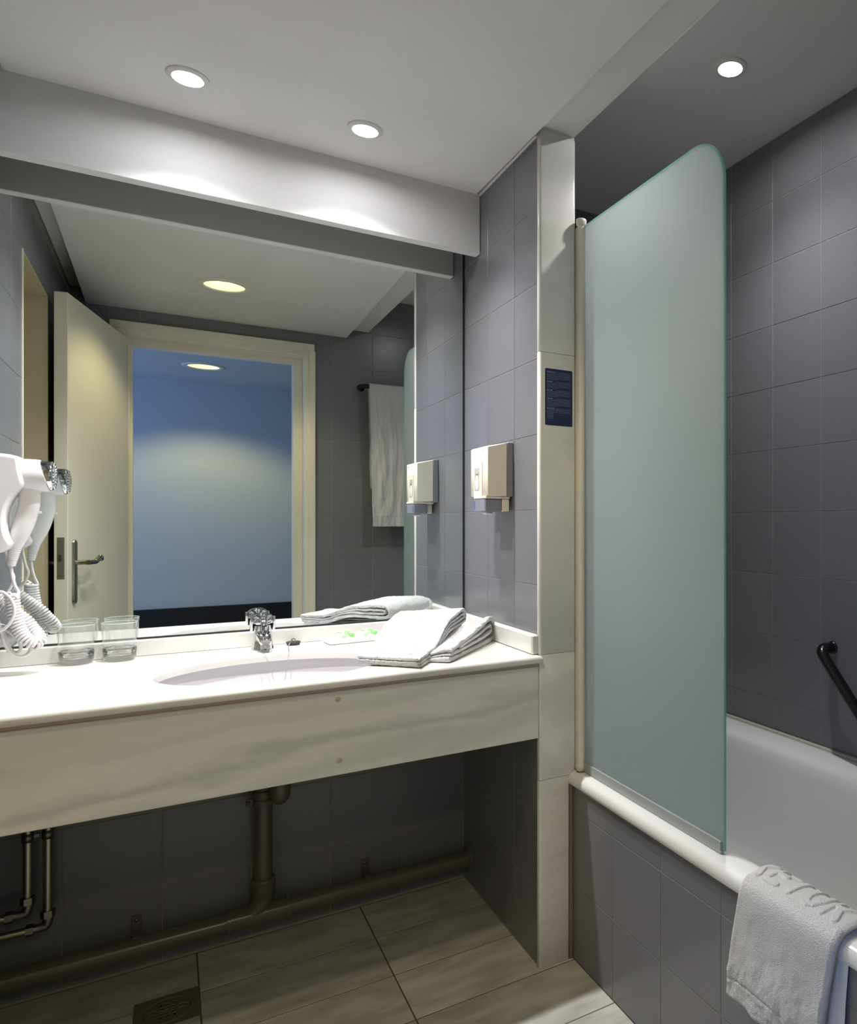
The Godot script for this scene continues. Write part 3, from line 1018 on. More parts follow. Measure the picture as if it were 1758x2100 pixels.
func counter_things():
	# drinking glasses: round, with a faceted foot
	for g in [[-0.993, 0.060, "clear water glass standing beside the hair dryer cord"], [-0.9075, 0.062, "clear water glass standing nearer the basin and tap"]]:
		var t = thing("drinking_glass", g[2], "glass", Vector3(g[0], CT + 0.0004, g[1]), 0.0, "water glasses on the counter")
		var st := mb()
		var prof := [[0.0285, 0.0, 1], [0.0318, 0.0015, 1], [0.0335, 0.006, 1], [0.0352, 0.028, 1], [0.0348, 0.033, 0], [0.0356, 0.05, 0], [0.0372, 0.08, 0], [0.0380, 0.0955, 0]]
		var inn := [[0.0374, 0.0962, 0], [0.0366, 0.0955, 0], [0.0356, 0.08, 0], [0.0338, 0.045, 0], [0.0325, 0.022, 0], [0.0295, 0.016, 0], [0.018, 0.0138, 0], [0.001, 0.0135, 0]]
		var list := []
		for q in prof + inn:
			var ring := []
			for j in 60:
				var a := -TAU * j / 60
				var r: float = q[0]
				if q[2] == 1: r *= 1.0 - 0.022 * (0.5 - 0.5 * cos(a * 12.0))
				ring.append(Vector3(cos(a) * r, q[1], sin(a) * r))
			list.append(ring)
		rings(st, list.slice(3), true, false, false, 0)
		part("tumbler", st, M.clear_glass, t)
		st = mb()
		var fo = list.slice(0, 5)
		var fi := []
		for q in [[0.0322, 0.033], [0.0316, 0.022], [0.0285, 0.016], [0.018, 0.0138], [0.001, 0.0135]]:
			var ring := []
			for j in 60: ring.append(Vector3(cos(-TAU * j / 60) * q[0], q[1], sin(-TAU * j / 60) * q[0]))
			fi.append(ring)
		rings(st, fo + fi, true, true, true, 0)
		part("foot", st, M.solid_glass, t)
		st = mb()
		var rim := []
		for j in 61: rim.append(Vector3(cos(TAU * j / 60) * 0.0374, 0.0958, sin(TAU * j / 60) * 0.0374))
		tube(st, rim, 0.00095, 6, false)
		part("rim", st, M.glass_rim, t)
	# tap
	var t = thing("basin_tap", "chrome single lever basin tap behind the oval basin", "faucet", Vector3(-0.592, CT, 0.079))
	var st := mb()
	lathe(st, [[Vector2(0.0225, 0.066), Vector2(0.0228, 0.05), Vector2(0.0235, 0.03), Vector2(0.0255, 0.012), Vector2(0.0275, 0.004), Vector2(0.028, 0.0)]], 40)
	part("body", st, M.chrome, t)
	st = mb()
	var sp := []
	for q in [[0.010, 0.036, 0.019, 0.018], [0.030, 0.036, 0.018, 0.016], [0.050, 0.034, 0.0165, 0.0125], [0.070, 0.031, 0.015, 0.010], [0.080, 0.0295, 0.0135, 0.0085], [0.084, 0.029, 0.010, 0.006]]:
		var ring := []
		for j in 28:
			var a := TAU * j / 28
			var ca := cos(a)
			var sa := sin(a)
			var k := pow(pow(absf(ca), 3.0) + pow(absf(sa), 3.0), -1.0 / 3.0)
			ring.append(Vector3(ca * k * q[2], q[1] + sa * k * q[3], q[0]))
		sp.append(ring)
	rings(st, sp, true, false, true, 0)
	var spo = part("spout", st, M.chrome, t)
	st = mb()
	lathe(st, [[Vector2(0.012, 0.008), Vector2(0.0122, -0.008), Vector2(0.0115, -0.0095)], [Vector2(0.0115, -0.0095), Vector2(0.0005, -0.0085)]], 24, Transform3D(Basis(), Vector3(0, 0.021, 0.067)))
	part("aerator", st, M.steel, spo)
	st = mb()
	lathe(st, [[Vector2(0.0005, 0.1), Vector2(0.012, 0.0985), Vector2(0.021, 0.094), Vector2(0.0275, 0.087), Vector2(0.029, 0.081), Vector2(0.0285, 0.072)], [Vector2(0.0285, 0.072), Vector2(0.022, 0.067), Vector2(0.0005, 0.066)]], 40)
	var hd = part("handle", st, M.chrome, t)
	for sx in [-1.0, 1.0]:     # skirts of the handle
		st = mb()
		var rg := []
		for k in 7:
			var y := 0.088 - 0.0062 * k
			var wd: float = [0.9, 1.0, 0.98, 0.92, 0.82, 0.66, 0.4][k]
			var ring := []
			for j in 12:
				var a := TAU * j / 12
				ring.append(Vector3(sx * 0.0265 + cos(a) * 0.0042, y, sin(a) * 0.017 * wd))
			rg.append(ring)
		rings(st, rg, true, true, true, 0)
		part("skirt", st, M.chrome, hd)
	st = mb()
	var tg := []
	for q in [[0.0, 0.092, 0.014, 0.006], [0.02, 0.089, 0.0125, 0.0055], [0.034, 0.083, 0.0105, 0.005], [0.044, 0.074, 0.009, 0.0045], [0.048, 0.068, 0.006, 0.003]]:
		var ring := []
		for j in 16:
			var a := TAU * j / 16
			ring.append(Vector3(cos(a) * q[2], q[1] + sin(a) * q[3], q[0]))
		tg.append(ring)
	rings(st, tg, true, true, true, 0)
	part("lever", st, M.chrome, hd)
	# plug on its ball chain
	var pl = thing("basin_plug", "black rubber basin plug on a ball chain beside the tap", "plug", Vector3(-0.513, CT + 0.0003, 0.056))
	st = mb()
	lathe(st, [[Vector2(0.0005, 0.0095), Vector2(0.0175, 0.0095), Vector2(0.019, 0.0085)], [Vector2(0.019, 0.0085), Vector2(0.016, 0.0)], [Vector2(0.016, 0.0), Vector2(0.0005, 0.0)]], 32)
	part("stopper", st, M.rubber, pl)
	st = mb()
	tube(st, smooth_path([Vector3(-0.004, 0.008, 0.0), Vector3(-0.005, 0.014, 0.0), Vector3(0.0, 0.0175, 0.0), Vector3(0.005, 0.014, 0.0), Vector3(0.004, 0.008, 0.0)], 5), 0.0016, 8)
	part("ring", st, M.chrome, pl)
	st = mb()
	var zc := 0.176
	var chain = smooth_path([Vector3(-0.002, 0.015, 0.001), Vector3(-0.012, 0.008, 0.02), Vector3(-0.02, 0.0015, 0.06), Vector3(-0.0235, 0.0012, 0.098), Vector3(-0.026, -0.004, 0.119), Vector3(-0.034, -0.045, 0.136), Vector3(-0.046, -0.088, 0.156), Vector3(-0.058, -0.088, 0.150), Vector3(-0.069, -0.046, 0.136), Vector3(-0.082, -0.004, 0.120), Vector3(-0.0875, 0.0012, 0.100), Vector3(-0.094, 0.0015, 0.065), Vector3(-0.102, 0.003, 0.048), Vector3(-0.109, 0.012, 0.038)], 24)
	var acc := 0.0
	for i in range(1, chain.size()):
		acc += chain[i].distance_to(chain[i - 1])
		if acc > 0.0033:
			acc = 0.0
			sphere(st, chain[i], 0.00125, 6, 4)
	part("ball_chain", st, M.chrome, pl)
	# soap dish and wrapped soaps
	var dish = thing("soap_dish", "small white rectangular soap dish against the marble backsplash", "dish", Vector3(-0.352, CT + 0.0003, 0.083), 0.10)
	st = mb()
	var dr := []
	for q in [[0.0, 0.0], [0.003, 0.002], [0.0055, 0.013], [0.005, 0.0155], [0.0035, 0.016], [0.0015, 0.0155], [-0.001, 0.006], [-0.006, 0.004]]:
		dr.append(rrect(-0.078 - q[0], 0.078 + q[0], -0.034 - q[0], 0.034 + q[0], 0.006, q[1], 4))
		dr[-1].reverse()
	rings(st, dr, true, true, true, 0)
	part("tray", st, M.white_porcelain, dish)
	for q in [[-0.034, 0.004, 0.1, "wrapped soap with green leaf print lying at the open end of the white dish"], [0.036, -0.004, -0.12, "wrapped soap with green leaf print lying in the dish next to the folded towel"]]:
		var so = thing("wrapped_soap", q[3], "soap", dish.transform * Vector3(q[0], 0.0045, q[1]), 0.10 + q[2], "wrapped soaps in the dish")
		st = mb()
		st.set_smooth_group(0)
		var nx := 56
		var nz := 36
		var gp := []
		var gc := []
		for i in nx + 1:
			var rowp := []
			var rowc := []
			for k in nz + 1:
				var fx := sin(PI / 2.0 * (2.0 * i / nx - 1.0))
				var fz := sin(PI / 2.0 * (2.0 * k / nz - 1.0))
				var hgt := pow(maxf(0.0, 1.0 - pow(absf(fx), 3.0)), 0.5) * pow(maxf(0.0, 1.0 - pow(absf(fz), 3.0)), 0.5)
				var crease := 0.0012 * sin(fx * 9.0 + fz * 4.0) * hgt
				var p := Vector3(fx * 0.037, 0.0002 + 0.027 * hgt + crease, fz * 0.025)
				var col := Color(0.66, 0.65, 0.70)
				for lf in [[-0.5, 0.25, 0.7, 0.34, 0.15, Color(0.20, 0.47, 0.14)], [0.12, 0.35, -0.5, 0.36, 0.16, Color(0.26, 0.53, 0.19)], [0.6, 0.1, 0.9, 0.30, 0.15, Color(0.23, 0.50, 0.17)], [-0.15, -0.4, 0.3, 0.34, 0.15, Color(0.40, 0.62, 0.34)], [0.35, 0.75, 0.1, 0.30, 0.13, Color(0.20, 0.47, 0.14)], [-0.2, 0.85, -0.2, 0.24, 0.12, Color(0.40, 0.62, 0.34)]]:
					var e := (Vector2(fx, fz * 0.68) - Vector2(lf[0], lf[1] * 0.68)).rotated(-lf[2])
					if pow(e.x / lf[3], 2) + pow(e.y / lf[4], 2) < 1.0: col = lf[5]
				rowp.append(p)
				rowc.append(col)
			gp.append(rowp)
			gc.append(rowc)
		for i in nx:
			for k in nz:
				for w in [[0, 0], [1, 1], [0, 1], [0, 0], [1, 0], [1, 1]]:
					st.set_color(gc[i + w[0]][k + w[1]])
					st.add_vertex(gp[i + w[0]][k + w[1]])
		st.index()
		part("wrapper", st, M.wrap_print, so)
		for sx in [-1.0, 1.0]:
			st = mb()
			bx(st, Vector3(min(sx * 0.031, sx * 0.043), 0.006, -0.017), Vector3(max(sx * 0.031, sx * 0.043), 0.0085, 0.017), 0.0006)
			part("wrapper_end", st, M.wrap_white, so)
	# folded towels
	var fn := FastNoiseLite.new()
	fn.seed = 3
	fn.frequency = 9.0
	var fuzz := FastNoiseLite.new()
	fuzz.seed = 4
	fuzz.frequency = 190.0
	fuzz.fractal_octaves = 1
	var tb = thing("folded_towel", "folded white hand towel lying underneath the other towel on the counter", "towel", Vector3(0, CT + 0.0003, 0), 0.0, "folded towels on the counter")
	var P0 := Vector3(-0.232, 0, 0.572)
	var D := Vector3(0.216, 0, -0.262)
	var Wd := Vector3(-0.145, 0, -0.12)
	var mapb := func(s, y, t):
		var k: float = lerpf(1.0, 0.62, smoothstep(0.05, 0.32, t))
		var q: Vector3 = P0 + D * s + Wd * t
		var p := Vector3(q.x, max(0.0, y * k), q.z)
		var n: float = fn.get_noise_3dv(p * 1.0) * 0.0045
		var f: float = fuzz.get_noise_3dv(p) * 0.0017
		return p + Vector3(n + f, f + n * 0.4 * clampf(y * 40.0, 0.0, 1.0), f - n)
	var ts := []
	for k in 91: ts.append(1.0 - k / 90.0)
	st = mb()
	ribbon(st, along([[0.0, 0.0085], [0.1, 0.006], [0.5, 0.0058], [0.92, 0.0065], [1.0, 0.018], [1.02, 0.042], [0.97, 0.064], [0.88, 0.068], [0.72, 0.058], [0.5, 0.047], [0.25, 0.037], [0.04, 0.028]], 12), 0.0060, mapb, ts)
	ribbon(st, along([[0.03, 0.0175], [0.3, 0.0195], [0.6, 0.022], [0.86, 0.027], [0.95, 0.036], [0.92, 0.047], [0.84, 0.048], [0.66, 0.039], [0.4, 0.032], [0.2, 0.0275]], 6), 0.0046, mapb, ts, true, 20)
	part("cloth", st, M.terry, tb)
	var ta = thing("folded_towel", "folded white hand towel with woven border draped on top of the other towel", "towel", Vector3(0, CT + 0.0003, 0), 0.0, "folded towels on the counter")
	var A0 := Vector3(-0.424, 0, 0.470)
	var mapa := func(s, y, t):
		var front: Vector3 = A0 + Vector3(0.112, 0, 0.130) * t
		var back: Vector3 = Vector3(-0.222, 0, 0.088) + Vector3(0.160, 0, 0.112) * t
		var q: Vector3 = front.lerp(back, s)
		var lift: float = 0.043 * smoothstep(0.22, 0.62, s) * lerpf(0.75, 1.0, t)
		var p := Vector3(q.x, y + lift, q.z)
		var n: float = fn.get_noise_3dv(p * 0.8 + Vector3(7, 0, 0)) * 0.006
		var f: float = fuzz.get_noise_3dv(p) * 0.0017
		return p + Vector3(n + f, f + absf(n) * 0.5, f - n)
	st = mb()
	ribbon(st, along([[0.012, 0.0065], [0.1, 0.0052], [0.5, 0.0052], [0.9, 0.006], [0.985, 0.012], [1.0, 0.025], [0.97, 0.040], [0.90, 0.043], [0.7, 0.037], [0.45, 0.030], [0.2, 0.0245], [0.0, 0.0205]], 14), 0.0050, mapa, ts)
	ribbon(st, along([[0.0, 0.0125], [0.3, 0.0145], [0.7, 0.0165], [0.92, 0.019], [0.965, 0.0245], [0.92, 0.030], [0.7, 0.0262], [0.35, 0.0212]], 7), 0.0036, mapa, ts, true, 20)
	var cl = part("cloth", st, M.terry, ta)
	for q in [0.075, 0.155, 0.185]:     # woven border: raised lines across the towel
		st = mb()
		var line := []
		for k in 41:
			var p: Vector3 = mapa.call(q, lerpf(0.0205, 0.0245, q / 0.2) + 0.0050, 0.06 + 0.9 * k / 40.0)
			line.append(p)
		tube(st, line, 0.0011, 6)
		part("woven_line", st, M.flat_weave, cl)

func hair_dryer():
	var z := 0.154
	var c := at_z(102, 976, z)
	# wall holder
	var h = thing("hair_dryer_holder", "white plastic hair dryer wall holder beside the mirror", "holder", Vector3(XL, 1.2, z))
	var org := Vector3(XL, 1.2, z)
	var pts := PackedVector2Array()
	for q in [[0, 929], [20, 931.5], [38, 936], [41, 940], [45.7, 965.7], [49.5, 981], [52, 993], [46, 1001], [37.7, 1009], [29, 1019], [22.9, 1029], [17, 1042], [13.7, 1057], [12.8, 1071], [14.5, 1086], [19, 1101], [26, 1114.5], [20.6, 1124.6], [10, 1131], [0, 1134]]:
		var p := at_z(q[0], q[1], z + 0.03)
		pts.append(Vector2(p.x - org.x, p.y - org.y))
	var top := pts[0].y
	var bot := pts[pts.size() - 1].y
	pts.append(Vector2(0.001, bot - 0.006))
	pts.append(Vector2(0.001, top + 0.004))
	var st := mb()
	poly_prism(st, pts, func(p, d): return Vector3(p.x, p.y, d), [-0.046, -0.044, -0.038, -0.026, 0.026, 0.038, 0.044, 0.046], [0.008, 0.004, 0.0015, 0.0, 0.0, 0.0015, 0.004, 0.008])
	part("shell", st, M.white_plastic, h)
	# dryer: barrel along x, chrome nozzle, curved handle below
	var d = thing("hair_dryer", "white hair dryer with a chrome nozzle and coiled cord, hanging in its wall holder", "hair dryer", c)
	st = mb()
	var rg := []
	for q in [[-0.066, 0.031], [-0.06, 0.0355], [-0.045, 0.0375], [-0.02, 0.0372], [-0.008, 0.0365]]:
		var ring := []
		for j in 40:
			var a := TAU * j / 40
			var y: float = cos(a) * q[1]
			var k: float = (q[0] + 0.066) / 0.058
			ring.append(Vector3(q[0] - 0.24 * y * k, y, sin(a) * q[1]))
		rg.append(ring)
	rings(st, rg, true, true, true, 0)
	part("barrel", st, M.white_plastic, d)
	st = mb()
	rg = []
	for q in [[-0.012, 0.0325, 0.24], [-0.006, 0.0335, 0.2], [0.002, 0.0335, 0.0], [0.0045, 0.0335, 0.0], [0.0062, 0.0325, 0.0], [0.008, 0.029, 0.0]]:
		var ring := []
		for j in 40:
			var a := TAU * j / 40
			var y: float = cos(a) * q[1]
			ring.append(Vector3(q[0] - q[2] * y, y, sin(a) * q[1]))
		rg.append(ring)
	rings(st, rg, true, false, true, 0)
	var nz = part("nozzle", st, M.chrome, d)
	st = mb()
	for ring in [[0, 1], [0.007, 6], [0.014, 12], [0.021, 18], [0.027, 22]]:
		for k in ring[1]:
			var a: float = TAU * k / ring[1]
			sphere(st, Vector3(0.0075 + 0.0045 * (1.0 - pow(ring[0] / 0.03, 2)), cos(a) * ring[0], sin(a) * ring[0]), 0.0032, 6, 4, Vector3(0.9, 1, 1))
	part("grille", st, M.chrome, nz)
	st = mb()
	var hp := []
	var hr := []
	for q in [[66, 985, 0.0215], [62, 1003, 0.0205], [61, 1020, 0.0195], [59.5, 1038, 0.0195], [55, 1056, 0.0195], [48, 1076, 0.0195], [41, 1094, 0.0185], [35.5, 1108, 0.016], [31.5, 1121, 0.0125]]:
		hp.append(at_z(q[0], q[1], z) - c)
		hr.append(q[2])
	hp = smooth_path(hp, 4)
	var hr2 := []
	for i in hp.size():
		var f: float = i / 4.0
		var a := int(f)
		hr2.append(lerpf(hr[a], hr[min(a + 1, hr.size() - 1)], f - a))
	tube(st, hp, hr2, 20)
	var hd = part("handle", st, M.white_plastic, d)
	st = mb()
	var sw := at_z(80.5, 1050, z) - c
	bx(st, sw + Vector3(-0.012, -0.004, -0.006), sw + Vector3(0.0045, 0.002, 0.006), 0.0012)
	part("switch", st, M.white_plastic, hd)
	# ribbed strain relief
	var a0 := at_z(31.5, 1120, z) - c
	var a1 := at_z(22.5, 1161, z) - c
	var sp := []
	var sr := []
	for k in 45:
		var f := k / 44.0
		sp.append(a0.lerp(a1, f))
		sr.append(lerpf(0.0128, 0.0078, f) + 0.0006 * sin(k * TAU / 4.0))
	st = mb()
	tube(st, sp, sr, 14)
	part("strain_relief", st, M.white_plastic, d)
	# cord: straight run, coil down and back up, then loose loops tied together
	st = mb()
	var run := []
	for q in [[22.5, 1160, 0.0], [24.5, 1180, 0.0], [30, 1200, 0.0], [37, 1214, 0.0], [36, 1222, 0.006], [31, 1226, 0.012]]: run.append(at_z(q[0], q[1], z + q[2]) - c)
	tube(st, smooth_path(run, 6), 0.0036, 8)
	part("cord", st, M.white_plastic, d)
	for part_i in 2:
		var ax := []
		if part_i == 0:
			for q in [[24, 1216, 0.0], [26.5, 1240, 0.002], [32, 1268, 0.004], [42, 1294, 0.006], [56, 1313, 0.008], [70, 1321, 0.006]]: ax.append(at_z(q[0], q[1], z + q[2]) - c)
		else:
			for q in [[70, 1321, 0.006], [80, 1316, -0.004], [78, 1303, -0.016], [66, 1289, -0.022], [54, 1274, -0.026], [30, 1256, -0.03], [8, 1240, -0.032], [-12, 1224, -0.034]]: ax.append(at_z(q[0], q[1], z + q[2]) - c)
		var axis = smooth_path(ax, 40)
		var total := 0.0
		for i in range(1, axis.size()): total += axis[i].distance_to(axis[i - 1])
		var turns := total / 0.0068
		var coil := []
		var run_len := 0.0
		var last_x := Vector3(0, 0, 1)
		var seg := 0
		var steps_n := int(turns * 14)
		var lens := [0.0]
		for i in range(1, axis.size()): lens.append(lens[-1] + axis[i].distance_to(axis[i - 1]))
		for i in steps_n + 1:
			var s := total * i / steps_n
			while seg < axis.size() - 2 and lens[seg + 1] < s: seg += 1
			var f: float = clampf((s - lens[seg]) / max(1e-6, lens[seg + 1] - lens[seg]), 0.0, 1.0)
			var p: Vector3 = axis[seg].lerp(axis[seg + 1], f)
			var t: Vector3 = (axis[min(seg + 3, axis.size() - 1)] - axis[max(seg - 2, 0)]).normalized()
			last_x = (last_x - t * last_x.dot(t)).normalized()
			var yv := t.cross(last_x)
			var a := TAU * i / 14.0
			coil.append(p + (last_x * cos(a) + yv * sin(a)) * 0.0112)
		st = mb()
		tube(st, coil, 0.0034, 7)
		part("coiled_cord", st, M.white_plastic, d)
	for loop in [
		[[-10, 1216, 0.03], [4, 1214, 0.03], [20, 1226, 0.03], [29, 1246, 0.03], [26, 1268, 0.03], [12, 1287, 0.028], [-6, 1297, 0.02]],
		[[-8, 1262, 0.0], [2, 1290, 0.0], [10, 1322, 0.0], [26, 1342, 0.0], [46, 1346, -0.002], [60, 1338, -0.006], [62, 1328, -0.01]],
		[[8, 1290, -0.012], [24, 1300, -0.012], [40, 1318, -0.012], [42, 1332, -0.012], [32, 1338, -0.012], [18, 1326, -0.012], [8, 1300, -0.012], [0, 1282, -0.012]],
		[[12, 1130, -0.03], [16, 1150, -0.034], [22, 1170, -0.038], [28, 1186, -0.04], [18, 1210, -0.04], [0, 1226, -0.04]]]:
		var lp := []
		for q in loop: lp.append(at_z(q[0], q[1], z + q[2]) - c)
		st = mb()
		tube(st, smooth_path(lp, 8), 0.0034, 8)
		part("cord", st, M.white_plastic, d)
	var tie := []
	for k in 21:
		var a := TAU * k / 20
		var m := at_z(3, 1284, z) - c
		tie.append(m + Vector3(cos(a) * 0.008, sin(a) * 0.006, sin(a) * 0.016))
	st = mb()
	tube(st, tie, 0.001, 6)
	part("cord_tie", st, M.white_plastic, d)

func dispenser():
	var o := Vector3(0, 1.2, 0.4185)
	var t = thing("soap_dispenser", "cream and grey wall soap dispenser on the tiled partition", "dispenser", o)
	# local x is out of the wall to the negative side, local z 0 at the near face
	var d := 0.1305
	part("back_plate", box(Vector3(-0.019, 0.046, -d), Vector3(-0.0005, 0.2005, 0.0), 0.002), M.grey_plastic, t)
	var st := mb()
	var pr := PackedVector2Array([Vector2(-0.0192, 0.0475), Vector2(-0.0192, 0.1985), Vector2(-0.075, 0.1865), Vector2(-0.0785, 0.1835), Vector2(-0.0785, 0.0495), Vector2(-0.0765, 0.0475)])
	poly_prism(st, pr, func(p, q): return Vector3(p.x, p.y, q), [-d, -d + 0.004, -0.004, 0.0], [0.003, 0.0, 0.0, 0.003], 0)
	var cv = part("cover", st, M.cream_plastic, t)
	part("panel", box(Vector3(-0.0812, 0.0445, -0.098), Vector3(-0.0784, 0.146, -0.034), 0.002), M.cream_plastic, cv)
	var wn = part("window", box(Vector3(-0.0818, 0.064, -0.0905), Vector3(-0.0810, 0.128, -0.0525), 0.0003), M.grey_print, cv)
	st = mb()
	sphere(st, Vector3(-0.0815, 0.086, -0.071), 0.014, 14, 8, Vector3(0.12, 1.55, 1.0))
	part("soap_bag", st, M.soap_bag, wn)
	part("hook", box(Vector3(-0.0828, 0.1095, -0.080), Vector3(-0.0816, 0.1125, -0.058), 0.0004), M.grey_plastic, wn)
	part("lip", box(Vector3(-0.0815, 0.0405, -0.098), Vector3(-0.008, 0.0478, -0.006), 0.002), M.cream_plastic, cv)
	var pm = part("pump", box(Vector3(-0.0805, 0.0035, -0.0975), Vector3(-0.030, 0.0402, -0.012), 0.003), M.grey_plastic, t)
	part("lever_bracket", box(Vector3(-0.0295, 0.005, -0.08), Vector3(-0.0085, 0.040, -0.010), 0.002), M.cream_plastic, t)
	part("nozzle", box(Vector3(-0.066, -0.004, -0.07), Vector3(-0.046, 0.004, -0.04), 0.002), M.white_plastic, pm)
	for k in 6:
		part("print_mark", box(Vector3(-0.0808, 0.012 + 0.004 * k, -0.0955 + 0.0012 * (k % 3)), Vector3(-0.0804, 0.0146 + 0.004 * k, -0.0865 - 0.0015 * (k % 2)), 0.0), M.blue_print, pm)
	var tm := TextMesh.new()
	var sf := SystemFont.new()
	sf.font_names = PackedStringArray(["Droid Sans"])
	sf.font_italic = true
	tm.font = sf
	tm.text = "JOFEL"
	tm.font_size = 16
	tm.pixel_size = 0.0005
	tm.depth = 0.0004
	var tx = part("printed_name", tm, M.grey_print, cv)
	tx.transform = Transform3D(Basis(Vector3(0, 0, 1), Vector3(0, 1, 0), Vector3(-1, 0, 0)), Vector3(-0.0787, 0.176, -0.026))
	# notice on the marble
	var nt = thing("notice_sticker", "small navy notice with white print stuck on the marble pillar", "sign", Vector3(0.0525, 1.506, 0.598))
	st = mb()
	var pts := PackedVector2Array()
	for q in [[1, 1, 0.0], [-1, 1, 0.5], [-1, -1, 1.0], [1, -1, 1.5]]:
		for k in 5:
			var a: float = PI * (q[2] + 0.5 * k / 4.0)
			pts.append(Vector2(q[0] * 0.0365 + 0.0035 * cos(a), q[1] * 0.0715 + 0.0035 * sin(a)))
	poly_prism(st, pts, func(p, q): return Vector3(p.x, p.y, q), [0.0, 0.0006], [0.0, 0.0])
	part("plate", st, M.sign_blue, nt)
	st = mb()
	var c4 := [Vector3(-0.0375, -0.0715, 0.0008), Vector3(0.0375, -0.0715, 0.0008), Vector3(0.0375, 0.0715, 0.0008), Vector3(-0.0375, 0.0715, 0.0008)]
	var uv := [Vector2(0, 1), Vector2(1, 1), Vector2(1, 0), Vector2(0, 0)]
	for k in [0, 2, 1, 0, 3, 2]:
		st.set_uv(uv[k])
		st.add_vertex(c4[k])
	part("printed_text", st, M.sign_print, nt)
	var sb := SystemFont.new()
	sb.font_names = PackedStringArray(["Droid Sans"])
	sb.font_weight = 700
	var y := 0.0715
	for q in [["ESTIMADO CLIENTE:", 10], ["DEAR GUEST:", 64], ["CHER CLIENT:", 111], ["LIEBER GAST:", 158], ["GENTILE CLIENTE:", 212]]:
		var hm := TextMesh.new()
		hm.font = sb
		hm.text = q[0]
		hm.font_size = 16
		hm.pixel_size = 0.000165
		hm.depth = 0.0001
		hm.horizontal_alignment = HORIZONTAL_ALIGNMENT_LEFT
		var hx = part("heading", hm, M.sign_white, nt)
		hx.position = Vector3(-0.035, 0.0715 - 0.143 * (q[1] + 1) / 300.0, 0.001)

